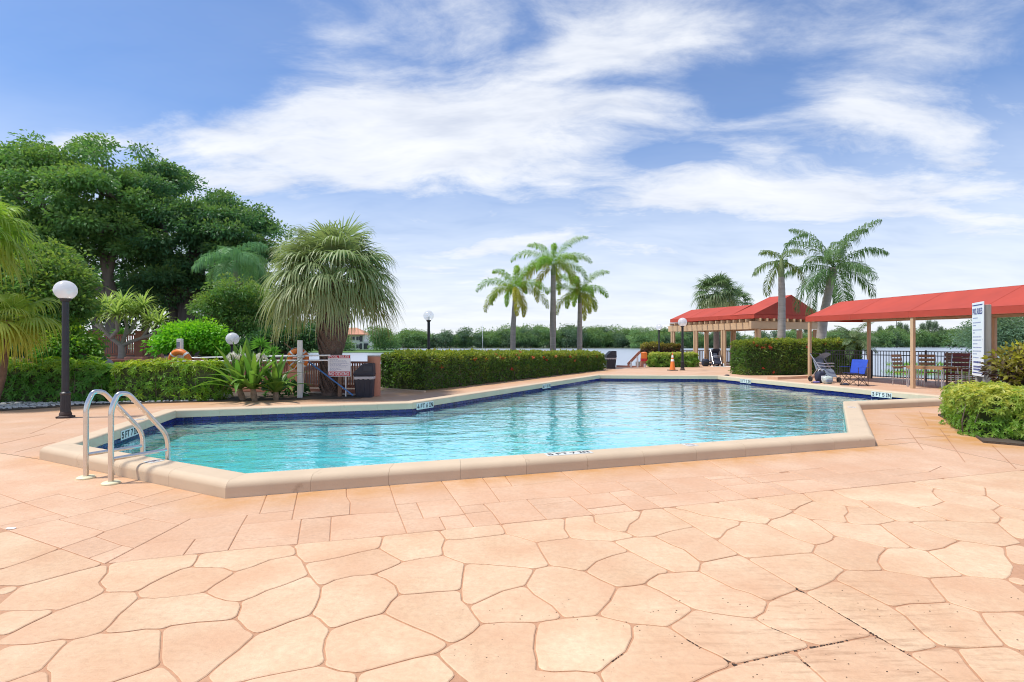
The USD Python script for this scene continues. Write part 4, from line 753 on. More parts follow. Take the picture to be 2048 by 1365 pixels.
tree('dark_tree', 'deep green shade trees mass behind the banyan trunks', bz(240, 40), [([bz(150, 41), px3(150, 600, 41)], .3, .2), ([bz(290, 41), px3(292, 590, 41)], .3, .2), ([bz(480, 42), px3(480, 590, 42)], .3, .2)],
     [pixlobe(150, 580, 80, 55, 41, 2.5), pixlobe(235, 620, 60, 35, 41, 2.5), pixlobe(300, 580, 60, 45, 42, 2.5), pixlobe(400, 600, 80, 55, 42, 2.5), pixlobe(490, 590, 50, 50, 42, 2.5), pixlobe(40, 560, 70, 80, 40, 2.5), pixlobe(440, 660, 90, 30, 41, 2), pixlobe(330, 655, 60, 28, 43, 2), pixlobe(170, 650, 60, 30, 42, 2)],
     460, 64, .3, .7, LM['dark'], M_bark_dark, nbranch=14, gap=.36, seed=3)
# shrubs behind the left lamp
tree('garden_shrub', 'dense mid green shrub rising behind the left lamp post', (-13.4, 15.6, 0), [([(-13.4, 15.6, 0), (-13.3, 15.6, 1.8)], .08, .05)], [pixlobe(110, 560, 52, 40, 15.6, .8), pixlobe(60, 600, 60, 50, 15.6, .8), pixlobe(120, 620, 45, 45, 15.4, .7), pixlobe(95, 520, 40, 26, 16, .6), pixlobe(60, 690, 60, 40, 15.3, .6), pixlobe(20, 560, 50, 50, 15.8, .7), pixlobe(135, 590, 30, 50, 15.5, .6), pixlobe(20, 640, 50, 50, 15.4, .7)], 420, 60, .14, .26, LM['bush'], M_bark, cat='shrub', nbranch=14, flat=.7)
tree('garden_shrub', 'yellow green rounded shrub right of the left lamp post, before the terracotta stair wall', (-11.8, 15.0, 0), [([(-11.8, 15.0, 0), (-11.8, 15.0, .8)], .06, .04)], [pixlobe(140, 695, 40, 34, 14.9, .6), pixlobe(110, 665, 30, 28, 15.1, .5), pixlobe(160, 715, 22, 22, 15.0, .4)], 150, 46, .12, .22, LM['schef_dark'], M_bark, cat='shrub', nbranch=8, flat=.7)
tree('garden_shrub', 'vivid lime green round shrub behind the left lifebuoy', at(385, 722, 19.5) * [1, 1, 0] + [0, 0, 0], [([at(385, 722, 19.5) * [1, 1, 0], at(385, 700, 19.5)], .08, .05)], [pixlobe(385, 682, 56, 28, 19.5, .8), pixlobe(365, 672, 35, 20, 19.5, .6), pixlobe(410, 672, 30, 18, 19.5, .6), pixlobe(340, 692, 24, 18, 19.3, .5), pixlobe(425, 695, 20, 18, 19.4, .5)], 190, 50, .15, .24, LM['shrub_bright'], M_bark, cat='shrub', nbranch=8, flat=.7)
tree('bushy_tree', 'light green feathery bush tree left of the fan palm trunk', at(470, 720, 22) * [1, 1, 0], [([at(470, 720, 22) * [1, 1, 0], at(468, 650, 22), at(465, 600, 22)], .12, .07)], [pixlobe(470, 585, 42, 26, 22, .9), pixlobe(440, 620, 44, 30, 22, .9), pixlobe(500, 615, 44, 38, 22.5, .9), pixlobe(425, 610, 28, 14, 21.6, .6), pixlobe(470, 655, 56, 40, 22, .9), pixlobe(530, 650, 40, 45, 23, .9)], 330, 56, .14, .3, LM['bush'], M_bark, nbranch=22, flat=.55, wid=.4)
tree('dark_shrub', 'dark green shrubs behind the terracotta fence under the fan palm', at(590, 735, 21) * [1, 1, 0], [([at(590, 735, 21) * [1, 1, 0], at(590, 690, 21)], .07, .05)], [pixlobe(560, 690, 60, 32, 21, .8), pixlobe(620, 680, 45, 40, 21, .8), pixlobe(500, 700, 40, 22, 20.5, .6), pixlobe(455, 705, 40, 18, 20.5, .5)], 230, 46, .15, .3, LM['dark'], M_bark, cat='shrub', nbranch=8)
# spiky dracaenas by the fence
M_drac = LM['ferny']
for k, (px, py, Y, R, lab) in enumerate([(520, 690, 17.6, .42, 'spiky green dracaena rosette behind fence, right of the small globe lamp'), (545, 706, 17.4, .36, 'lower spiky dracaena rosette behind the fence near the leaning blue pole'), (240, 668, 24.5, .5, 'small spiky green plant beyond the upper fence behind the screw pine')]):
    c = at(px, py, Y); o = thing('dracaena', lab, 'plant', (c[0], c[1], max(0, 0) if k < 2 else GZ)); zt = c[2] - (0 if k < 2 else GZ)
    part(o, 'stem', MB().tube([(0, 0, 0), (.03, 0, zt * .6), (0, 0, zt)], [.03, .025, .02], 6), M_bark)
    n = 70; el = np.linspace(1.4, -.3, n); yw = np.arange(n) * GA; D = np.stack([np.cos(el) * np.cos(yw), np.cos(el) * np.sin(yw), np.sin(el)], -1)
    v, f = leaves(np.tile([0, 0, zt], (n, 1)) + RNG.normal(0, .03, (n, 3)), D, R * RNG.uniform(.8, 1.1, n), .035, .25, roll=np.tile([0, 0, 1.0], (n, 1))); part(o, 'leaf_rosette', (v, f), M_drac)
rng = np.random.default_rng(5)
palm('queen_palm', 'blue green palm with long combed drooping fronds before the banyan', (*at(470, 700, 24.5)[:2], .0), [(0, 0, 0, .16), (.1, 0, 3, .14), (0, 0, 5.4, .12)], queen_fronds(15, 1.9, rng, 70, .85, .95, -.5, 1.2, .026, 1.9, .3), LM['queen_blue'], M_palmbark)
palm('queen_palm', 'feathery green palm fronds above the shrub behind left lamp post', (*at(85, 700, 20)[:2], .0), [(0, 0, 0, .13), (.1, 0, 2, .12), (0, 0, 4.0, .1)], queen_fronds(10, 1.9, rng, 56, .55, .55, -.1, 1.0, .03, 1.5, .4), LM['queen'], M_palmbark)
# the big fan palm by the pool
SB = G(660, 792); rng = np.random.default_rng(3); fr = []
for i in range(66):
    u = i / 65; fr.append(fan(rng.uniform(.85, 1.45), rng.uniform(1.05, 1.4), 1.5 - 1.72 * u ** .9, i * GA + rng.normal(0, .2), 44, .28 + .55 * u + rng.uniform(-.1, .25), 122, tint=max(0, u - .66) * 2.2 * rng.uniform(.3, 1), pet_droop=.45 + .55 * u))
palm('fan_palm', 'big shaggy cabbage palm with bulging trunk behind the NO DIVING sign', SB, [(.0, 0, 0, .24), (.0, 0, .25, .215), (.0, 0, .62, .20), (.02, 0, 1.05, .25), (.06, 0, 1.5, .35), (.09, 0, 2.0, .41), (.10, 0, 2.5, .37), (.08, 0, 3.25, .2)], fr, LM['sabal'], M_boot, boots=(.1, 2.95), rings=False)
# crinum lilies
rng = np.random.default_rng(9)
def crinum(lab, base, n, R, flowers, lean=.0, stump=.28):
    o = thing('crinum_lily', lab, 'plant', base); c = np.array([0, 0, stump])
    part(o, 'stump', MB().tube([(lean, 0, 0), (lean * .5, 0, stump * .5), (0, 0, stump + .05)], [.065, .08, .06], 10), pbr('lily_stump_' + 'abcdef'[_used[('x', 'cr')]], (.22, .165, .11), .95, .4, 14, bump=.9)); _used[('x', 'cr')] += 1
    for i in range(n):
        u = i / (n - 1); L = R * rng.uniform(.8, 1.12); a = arc(L, 1.5 - 1.1 * u, .3 + .85 * u * rng.uniform(.6, 1.3), 9, 1.6); yaw = i * GA + rng.normal(0, .2); cy, sy = math.cos(yaw), math.sin(yaw); Rz = np.array([[cy, sy, 0], [-sy, cy, 0], [0, 0, 1]])
        w = .07 * np.array([.75, .95, 1.0, 1.0, .95, .85, .68, .42, .04]); v = np.stack([a + np.c_[0 * w, -w, w * .35], a, a + np.c_[0 * w, w, w * .35]], 1).reshape(-1, 3) @ Rz + c; b = np.arange(8)[:, None] * 3
        f = np.concatenate([b + [0, 1, 4], b + [0, 4, 3], b + [1, 2, 5], b + [1, 5, 4]]); part(o, 'leaf', (v, f), LM['crinum'], smooth=True, prim={'tint': np.clip(np.full(len(v), rng.uniform(0, .35)) , 0, 1)})
    for (dx, dy, z) in flowers:
        h = np.array([dx, dy, z]); part(o, 'flower_stalk', MB().tube([c, (c + h) / 2 + [0, 0, .1], h], .014, 6), M_petiole); k = 46; D = unit(rng.normal(size=(k, 3)) * [1, 1, .5] + [0, 0, .15]); v, f = leaves(np.tile(h, (k, 1)), D, rng.uniform(.13, .24, k), .03, .75); part(o, 'flower_head', (v, f), M_petal_w)
crinum('crinum lily with upright strap leaves and white flowers right of yellow green hedge', G(478, 802), 26, 1.3, [(-.1, -.15, 1.22), (.12, -.1, 1.2)], .12)
crinum('crinum lily with arching leaves and drooping white flower head, middle of the lily bed', G(506, 803), 28, 1.35, [(.28, -.15, 1.2)], .05)
crinum('small spreading crinum lily beside the white post with pale rope', G(552, 801), 26, 1.1, [], .0, .18)
hedge('ground_ferns', 'low dark spiky undergrowth between the crinum lilies and the fence', (-6.9, 14.9), (-5.9, 14.95), .5, .4, .35, 'f', .22, 120, LM['dark'], cat='plants', core=False)
# ---- hedges with red flowers ------------------------------------
rr = np.random.default_rng(21)
fl = [(-.93, .80, 0), (-.9, .62, 0), (-.75, .86, 0), (-.66, .80, 0), (-.58, .88, 0), (-.57, .77, 0), (-.46, .93, 0), (-.44, .84, 0), (-.41, .82, 0), (-.33, .86, 0), (-.27, .90, 0), (-.26, .83, 0), (-.10, .82, 0), (-.33, .40, 0), (.06, .70, 0), (.02, .80, 0), (.18, .84, 0), (.27, .86, 0), (.33, .9, 0), (.38, .82, 0), (.45, .62, 0), (.5, .86, 0), (.6, .88, 0), (.66, .8, 0), (-.8, .9, 1), (-.5, .9, 1), (-.2, .9, 1), (.1, .9, 1), (.3, .9, 1), (.5, .9, 1), (.75, .9, 0), (.82, .8, 0)]
hedge('flowering_hedge', 'long clipped hedge dotted with red flowers along the far left poolside', (-3.68, 17.3), (4.5, 30.9), 2.1, 1.2, .98, 'i', .105, 560, LM['ixora'], lump=.09, flowers=fl)
fl2 = [(-.86, .93, 0), (-.8, .86, 0), (-.74, .80, 0), (-.68, .9, 0), (-.7, .78, 0), (-.62, .84, 0), (-.6, .78, 0), (-.55, .93, 0), (-.1, .92, 0), (.02, .8, 0), (.35, .9, 0), (.55, .94, 0), (-.72, .2, 0), (-.55, .08, 0), (.2, .95, 1), (-.4, .95, 1), (.7, .9, 0)]
hedge('flowering_hedge', 'tall clipped hedge with orange red flowers under the twin palms', (11.0, 25.6), (17.0, 26.2), 1.5, 1.66, 1.68, 'i', .11, 560, LM['ixora'], lump=.10, flowers=fl2)
hedge('yellow_hedge', 'low yellow variegated hedge behind the traffic cone', (8.9, 33.9), (11.9, 33.9), 1.0, .92, .92, 'v', .12, 150, LM['variegated'], wh=6, lump=.10)
hedge('croton_hedge', 'dark red croton hedge by the lakeside lamp left of the pavilion', (9.6, 38.5), (12.3, 38.5), 1.0, 1.45, 1.5, 'c', .15, 320, LM['croton_far'], lump=.12)
# right hand bed
hedge('yellow_hedge', 'bright yellow variegated hedge bulging over the deck at right', (9.2, 10.35), (7.75, 8.2), 1.1, .72, .74, 'v', .068, 330, LM['variegated'], wh=6, lump=.12, tipband=.6)
hedge('yellow_hedge', 'yellow variegated hedge continuing out of the right frame edge', (7.85, 8.3), (10.9, 8.05), 1.05, .74, .76, 'v', .068, 330, LM['variegated'], wh=6, lump=.12, tipband=.6)
tree('croton_shrub', 'dark red and yellow croton shrub behind the yellow hedge beside sign post', (10.0, 10.0, 0), [([(10.0, 10.0, 0), (10.0, 10.0, .8)], .04, .03), ([(10.4, 9.9, 0), (10.45, 9.8, .8)], .04, .03)], [((9.75, 9.9, 1.05), (.42, .5, .36)), ((10.3, 9.8, 1.1), (.5, .5, .36)), ((9.85, 9.8, .6), (.5, .45, .45)), ((10.8, 9.8, .9), (.6, .5, .55))], 420, 22, .115, .15, LM['croton'], M_bark, cat='shrub', nbranch=10, flat=.9, down=-.8, wid=.46)
# ---- palms ------------------------------------------------------
rng = np.random.default_rng(17)
for lab, px, zt, n, L, r0, r1, pyaw in (('shortest foxtail palm, left of the three beyond the hedge', 1026, 4.25, 12, 2.1, .17, .115, 0), ('tallest foxtail palm, middle of the three beyond the hedge', 1108, 5.75, 15, 2.25, .19, .15, 1), ('right foxtail palm of the three beyond the hedge, brown inner fronds', 1166, 4.1, 12, 1.9, .17, .12, 2)):
    b = np.array([(px - 1024) * 31.5 / F, 31.5 + .8 * pyaw, 0]); L *= 1.3; palm('foxtail_palm', lab, b, [(0, 0, 0, r0 * 1.25), (0, 0, .5, r0), (.0, 0, zt * .5, r0 * 1.02), (.02 if pyaw != 0 else .1, 0, zt, r1)], fox_fronds(n, L, rng), LM['foxtail'], M_palmbark, shaft=(.65, r1))
palm('queen_palm', 'slim sparse palm left of the pair rising in front of the pavilion gable', (14.55, 28.4, 0), [(0, 0, 0, .24), (.03, 0, 2.0, .21), (.05, 0, 4, .185), (.02, 0, 5.1, .16)], queen_fronds(7, 1.9, rng, 54, .66, .75, -.6, 1.5, .048, 1.6, .7), LM['queen'], M_palmbark, shaft=(1.0, .15))
palm('queen_palm', 'leaning palm with full drooping crown between the two red canopies', (18.0, 30.5, 0), [(-.05, 0, 0, .30), (-.05, 0, 1.8, .27), (.12, 0, 3.2, .24), (.42, 0, 4.7, .21), (.66, 0, 5.9, .24)], queen_fronds(18, 3.3, rng, 78, .95, .8, -.6, 1.5, .05, 1.45, .3), LM['queen'], M_palmbark)
for k, (px, Y, zt, n, R, lab) in enumerate([(1433, 48, 6.0, 44, 1.5, 'dark fan palm with round crown rising behind the pavilion roof'), (1466, 52, 5.4, 30, 1.35, 'second fan palm half hidden behind the pavilion roof, right of the round one')]):
    fr = [fan(rng.uniform(1.0, 1.5), R * rng.uniform(.85, 1.1), 1.45 - 2.0 * i / (n - 1), i * GA, 26, .3 + .7 * i / n, 110, tint=max(0, i / n - .6) * 1.6 * rng.uniform(.3, 1)) for i in range(n)]
    palm('fan_palm', lab, ((px - 1024) * Y / F, Y, -1.0), [(0, 0, 0, .3), (0, 0, zt * .5, .26), (0, 0, zt + 1, .24)], fr, LM['sabal_far'], M_boot, rings=False)
palm('date_palm', 'small feathery date palm behind the black railing and folding chair', (16.7, 25.6, -.5), [(0, 0, 0, .12), (0, 0, 2.1, .10)], queen_fronds(26, 1.35, rng, 60, .34, .35, -.5, 1.4, .02, 1.5, .2), LM['sabal_far'], M_boot)
# ---- far trees across the lake ----------------------------------
def far_proto(name, label, h, w, lm, seed, n=110, per=34, leaf=.62, cat='tree', group=None, loc=(0, 0, 0), sc=1.0, rz=0.0):
    r = np.random.default_rng(seed); lob = [(np.array([r.uniform(-.3, .3) * w, r.uniform(-.2, .2) * w, h * r.uniform(.35, .8)]), np.array([w * r.uniform(.28, .42), w * .36, h * r.uniform(.18, .26)])) for _ in range(5)] + [(np.array([0, 0, h * .35]), np.array([w * .5, w * .4, h * .3])), (np.array([0, -.1 * w, h * .16]), np.array([w * .52, w * .36, h * .16]))]
    o = thing(name, label, cat, loc, rz, group, scale=sc)
    part(o, 'trunk', MB().tube([(0, 0, -.3), (.1, 0, h * .4), (0, 0, h * .75)], [.3, .22, .1], 7), M_bark)
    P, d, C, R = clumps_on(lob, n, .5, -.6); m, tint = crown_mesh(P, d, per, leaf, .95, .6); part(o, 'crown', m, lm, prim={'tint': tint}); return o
def pine_proto(label, h, w, seed, loc, sc, group):
    r = np.random.default_rng(seed); o = thing('casuarina_tree', label, 'tree', loc, 0, group, scale=sc); part(o, 'trunk', MB().tube([(0, 0, -.3), (.2, 0, h * .5), (0, 0, h)], [.25, .15, .04], 7), M_bark)
    n = 90; z = h * (.2 + .8 * r.random(n) ** .8); rad = w * (1.05 - z / h) * r.uniform(.3, 1, n); a = r.uniform(0, 6.3, n); P = np.stack([rad * np.cos(a), rad * np.sin(a), z], -1); d = unit(np.stack([np.cos(a), np.sin(a), .6 + 0 * a], -1))
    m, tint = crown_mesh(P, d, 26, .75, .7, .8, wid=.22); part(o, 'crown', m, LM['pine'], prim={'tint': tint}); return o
ZONES = [(700, 'beyond the lawn left of the distant apartment house'), (800, 'on the far shore just right of the distant apartment house'), (858, 'on the far shore left of the clear globe lamp'), (965, 'on the far shore between clear globe lamp and pale mast'), (1026, 'on the far shore between pale mast and shortest foxtail palm'), (1108, 'on the far shore between left and tallest foxtail palms'), (1166, 'on the far shore between tallest and right foxtail palms'), (1240, 'on the far shore right of the three foxtail palms'), (1345, 'on the far shore above the lake steps and traffic cone'), (1500, 'on the far shore seen through pavilion posts'), (1650, 'on the far shore behind tall hedge and pavilion gable'), (1742, 'on the far shore seen between first two canopy posts'), (1840, 'on the far shore between second and third canopy posts'), (3000, 'on the far shore right of third canopy post')]
def zone(px, row):
    z = next(t for lim, t in ZONES if px < lim); return ('front row tree ' if row == 0 else 'back row tree ') + z, ('front row trees ' if row == 0 else 'back row trees ') + z
r4 = np.random.default_rng(44); protos = []
def shoreY(px):
    return np.interp(px, [600, 760, 1000, 1240, 1400, 1560, 1700, 1850, 1960, 2060], [262, 288, 299, 300, 312, 330, 350, 365, 350, 330])
xs = list(np.arange(612, 2040, 11.5)); r4.shuffle(xs); pk = 0
for row in (0, 1):
    for px in xs:
        if row == 1 and r4.random() < .35: continue
        pxj = px + r4.uniform(-5, 5); Y = shoreY(pxj) + (2 + r4.uniform(0, 4) if row == 0 else 11 + r4.uniform(0, 8)); loc = ((pxj - 1024) * Y / F, Y, -.8)
        hpx = np.interp(pxj, [600, 700, 800, 900, 980, 1040, 1100, 1200, 1300, 1400, 1600, 1750, 2040], [34, 36, 34, 38, 38, 43, 44, 40, 38, 36, 34, 36, 34]) * r4.uniform(.62, 1.14) * (1 if row == 0 else 1.06); hm = hpx * Y / F
        FL, FG = zone(pxj, row)
        if len(protos) < 6:
            k = len(protos); protos.append((far_proto('shore_tree', FL, 10, 8.5 + k % 3, LM['far'] if k % 3 else LM['far_dark'], 100 + k, loc=loc, sc=hm / 10, group=FG), 10))
        else:
            o, h = protos[r4.integers(6)]; s = hm / 10; dup(o, loc, r4.uniform(0, 6.28), FL, FG, (s * r4.uniform(.9, 1.15), s * r4.uniform(.9, 1.15), s))
CGp = 'feathery grey green casuarinas on far shore at right'; CL = 'feathery grey green casuarina tree on the far shore seen below the right canopy'; pp = None
for px, hp in [(1782, 42), (1800, 48), (1812, 44), (1845, 46), (1858, 52), (1870, 50), (1882, 40), (1612, 40), (1640, 38), (1588, 44), (1600, 36), (1760, 40)]:
    Y = 372 + r4.uniform(-6, 6); loc = ((px - 1024) * Y / F, Y, -.8); s = hp * Y / F / 14
    if pp is None: pp = pine_proto(CL, 14, 3.2, 9, loc, s, CGp)
    else: dup(pp, loc, r4.uniform(0, 6), CL, CGp, (s, s, s))
far_proto('shore_tree', 'big rounded tree standing forward on the far shore left of pavilion', 12, 19, LM['far'], 301, 260, 40, .65, loc=((1288 - 1024) * 285 / F, 285, -.8), sc=.93)
far_proto('shore_tree', 'dark spreading tree seen past the rules sign at the right edge', 6.5, 10, LM['far_dark'], 302, 420, 50, .30, loc=(66, 69, -1.0), sc=1.0)
far_proto('shore_tree', 'small pale green tree before the distant apartment house', 4.2, 5, LM['far'], 303, 90, 30, .4, loc=((690 - 1024) * 165 / F, 165, -.8), sc=1.1)
far_proto('shore_tree', 'leafy tree right of the distant apartment house, drooping over the lawn', 8, 9, LM['far'], 304, 170, 36, .5, loc=((770 - 1024) * 175 / F, 175, -.8), sc=1.05)
far_proto('shore_tree', 'broad tree left of the distant apartment house behind the fan palm trunk', 9, 10, LM['far_dark'], 305, 170, 36, .5, loc=((600 - 1024) * 170 / F, 170, -.8), sc=1.1)
# ================================================================ BUILT THINGS
M_black = pbr('black_paint_metal', (.018, .018, .022), .45, .25, 6, bump=.25, bscale=30)
M_rust = pbr('rusty_black_iron', (.05, .03, .024), .7, .4, 14, bump=.5)
M_steel = pbr('brushed_steel', (.66, .64, .61), .22, .08, 8, metallic=1.0)
M_cream = pbr('cream_plastic', (.72, .66, .42), .55, .08, 18)
M_terra = pbr('terracotta_paint', (.52, .225, .15), .75, .10, 3, bump=.15, bscale=25, objvar=.06)
M_terra_d = pbr('terracotta_rail_paint', (.43, .175, .115), .75, .14, 4, objvar=.08)
M_whitep = pbr('white_paint', (.74, .73, .70), .55, .07, 6, spots=((.35, .33, .30), .64, 7.0))
M_whitepl = pbr('white_plastic', (.80, .80, .79), .4, .03, 6)
M_orange = pbr('orange_plastic', (.78, .20, .03), .45, .08, 6)
M_red = pbr('red_awning_canvas', (.40, .048, .026), .75, .13, .9, bump=.12, bscale=2.0, bdist=.05)
M_tan = pbr('tan_painted_wood', (.50, .34, .20), .7, .08, 3, bump=.15, bscale=14, objvar=.05)
M_tand = pbr('brown_railing_wood', (.27, .18, .115), .75, .15, 4, objvar=.08)
M_greywood = pbr('weathered_grey_wood', (.27, .25, .215), .85, .2, 3, bump=.4, bscale=10, stretch=(6, 6, .5))
M_brownwood = pbr('brown_post_wood', (.23, .13, .08), .85, .25, 8, bump=.3, stretch=(4, 4, .6))
M_teak = pbr('teak_slats', (.36, .205, .10), .6, .15, 6, objvar=.1)
M_maroon = pbr('maroon_straps', (.13, .022, .025), .6, .15, 6)
M_sign = pbr('white_sign_board', (.78, .78, .78), .4, .03, 4)
M_signred = pbr('red_sign_print', (.52, .02, .03), .45, .05)
M_signtext = pbr('grey_blue_print', (.30, .32, .46), .6, .05)
M_signnavy = pbr('navy_print', (.035, .045, .20), .5, .05)
M_bin = pbr('black_bin_plastic', (.016, .018, .028), .5, .12, 8)
M_blue = pbr('blue_canvas', (.012, .06, .42), .7, .15, 9, bump=.4, bscale=16, bdist=.02)
M_navyf = pbr('navy_fabric', (.02, .025, .05), .75, .2, 12)
M_greyf = pbr('grey_blue_fabric', (.20, .24, .30), .75, .2, 12)
M_silver = pbr('silver_frame', (.5, .5, .52), .35, .1, 6, metallic=.8)
M_rubber = pbr('black_rubber', (.015, .015, .016), .7, .1)
M_bluepole = pbr('blue_fibre_pole', (.07, .19, .42), .4, .1, 5)
M_rope = pbr('pale_rope', (.55, .52, .45), .9, .1, 30)
M_rock = pbr('grey_limestone', (.36, .345, .32), .95, .35, 5, bump=1.0, bscale=16, spots=((.12, .11, .10), .58, 8.0), bdist=.03)
M_whiterock = pbr('white_rock', (.60, .585, .55), .9, .2, 8, bump=.8, bscale=25, bdist=.02)
N = {'tr': ('transparent_bsdf', {'color': (.93, .94, .95)}), 'df': ('diffuse_bsdf', {'color': (.88, .89, .90)}), 'tl': ('translucent_bsdf', {'color': (.90, .91, .92)}), 'gl': ('glossy_bsdf', {'roughness': .08, 'color': (1, 1, 1)}), 'f': ('fresnel', {'IOR': 1.3}),
     'a': ('mix_closure', {'fac': .5}), 'b': ('mix_closure', {'fac': .45}), 'c': ('mix_closure', {})}
Lk = [('df.BSDF', 'a.closure1'), ('tl.BSDF', 'a.closure2'), ('a.closure', 'b.closure1'), ('tr.BSDF', 'b.closure2'), ('b.closure', 'c.closure1'), ('gl.BSDF', 'c.closure2'), ('f.fac', 'c.fac')]
N['c'] = ('mix_closure', {'fac': .10}); N['b'] = ('mix_closure', {'fac': .30}); f_ = N.pop('f'); M_globe = mat('milky_globe', N, Lk[:-1], 'c.closure'); N['f'] = f_
N2 = dict(N); N2['b'] = ('mix_closure', {'fac': .80}); N2['c'] = ('mix_closure', {'fac': .10}); N2.pop('f'); M_globe_clear = mat('clear_globe', N2, Lk[:-1], 'c.closure')
# ---- lamps
def lamp(label, loc, zc, r, gm=None, post=.058, pbase=True, group=None):
    o = thing('globe_lamp', label, 'lamp', loc, RNG.uniform(0, 1), group); zt = zc - r * .93
    m = MB(); m.lathe([(post * 1.02, .5), (post, .9), (post * .92, zt - .03), (post * .92, zt)], n=20); part(o, 'post', m, M_black, smooth=40)
    if pbase:
        fl_ = MB(); n = 36; a = np.linspace(0, 2 * np.pi, n, endpoint=False); rr = np.where(np.arange(n) % 3 == 0, .90, 1.0); prof = [(1.35 * post, .12), (1.38 * post, .16), (1.32 * post, .46), (1.40 * post, .475)]
        v = np.vstack([np.c_[np.cos(a) * R_ * (rr if .14 < z < .47 else 1), np.sin(a) * R_ * (rr if .14 < z < .47 else 1), np.full(n, z)] for R_, z in prof]); i = np.arange(len(prof) - 1)[:, None] * n; j = np.arange(n)[None]; k = (j + 1) % n
        fl_.add(v, np.stack([i + j, i + k, i + n + k, i + n + j], -1).reshape(-1, 4)); part(o, 'fluted_sleeve', fl_, M_black)
        part(o, 'sleeve_cap', MB().lathe([(1.4 * post, .475), (1.48 * post, .485), (1.48 * post, .505), (1.05 * post, .53), (post * .9, .53)], n=24), M_black, smooth=30)
        f = MB().lathe([(1.35 * post, .13), (1.6 * post, .10), (1.7 * post, .07), (1.6 * post, .055), (2.1 * post, .035), (2.25 * post, .0)], n=24); part(o, 'foot', f, M_rust, smooth=30)
        bt = MB()
        for q in range(4): bt.box((math.cos(q * 1.57 + .4) * post * 2.1, math.sin(q * 1.57 + .4) * post * 2.1, .02), (.05, .05, .035), q * 1.57 + .4, .006)
        part(o, 'anchor_lugs', bt, M_rust)
    part(o, 'collar', MB().lathe([(post * .92, zt - .05), (post * 1.25, zt - .04), (post * 1.6, zt), (post * 1.6, zt + .025), (post * 1.2, zt + .03)], n=20), M_black, smooth=30)
    part(o, 'globe', MB().ball((0, 0, zc), r, 4), gm or M_globe, smooth=True)
    part(o, 'bulb', MB().lathe([(.02, zt), (.03, zt + .06), (.045, zt + .12), (.04, zt + .17), (.0, zt + .19)], n=12), M_whitepl, smooth=True)
    return o
lamp('black lamp post with milky globe and fluted foot standing on the deck at left', (*G(131, 836)[:2], 0), 2.585, .195, post=.062)
lamp('black lamp post with clear globe rising behind the long flowering hedge', (-3.27, 20.6, 0), 2.60, .205, M_globe_clear)
lamp('lamp post with white globe between the traffic cone and the pavilion', (*G(1365, 741)[:2], 0), 2.72, .25, post=.07)
lamp('far lamp post with clear globe beside the dark red croton hedge', ((1318 - 1024) * 37.0 / F, 37.0, 0), 2.66, .22, M_globe_clear)
lamp('low globe lamp half hidden by the crinum lilies', (*at(465, 700, 17.0)[:2], 0), 1.66, .2)
lamp('globe lamp on thin pole in front of the banyan, above lime green shrub', (*at(402, 700, 25)[:2], .85), 2.15, .2)
lamp('faint globe lamp left of banyan trunk, above the lime green shrub', (*at(357, 700, 36)[:2], .85), 2.35, .2, M_globe_clear)
# ---- pool ladder
b0, b1 = G(172, 957)[:2], G(222, 968)[:2]; e = b1 - b0; w = np.linalg.norm(e); e /= w; into = np.array([-e[1], e[0]])
o = thing('pool_ladder', 'stainless steel pool ladder with two looped hand rails at the left corner', 'pool ladder', (*b0, 0)); loc3 = lambda s, t, z: np.array([*(into * s + e * t), z])
def fillet(pts, r=.07, n=6):
    out = [pts[0]]
    for i in range(1, len(pts) - 1):
        a, b, c = pts[i - 1], pts[i], pts[i + 1]; ra = min(r, np.linalg.norm(a - b) * .45, np.linalg.norm(c - b) * .45); p, q = b + unit(a - b) * ra, b + unit(c - b) * ra
        for t in np.linspace(0, 1, n): out.append((1 - t) ** 2 * p + 2 * t * (1 - t) * b + t * t * q)
    return np.array(out + [pts[-1]])
for k, t in enumerate((0, w)):
    P = [loc3(0, t, .0), loc3(0, t, .80), loc3(.07, t, .965), loc3(.17, t, .95), loc3(.585, t, .43), loc3(.60, t, -.60)]
    part(o, 'hand_rail', MB().tube(fillet([np.array(p) for p in P], .11, 8), .0265, 14), M_steel, smooth=50)
    part(o, 'cross_bar', MB().tube([loc3(.02, t, .262), loc3(.585, t, .262)], .021, 12), M_steel, smooth=50)
    part(o, 'escutcheon', MB().lathe([(.088, .001), (.088, .014), (.075, .024), (.03, .028)], loc3(0, t, 0), n=24), M_cream, smooth=30)
for z in (-.12, -.38): part(o, 'tread', MB().bar(loc3(.60, 0, z), loc3(.60, w, z), .08, .03), M_steel)
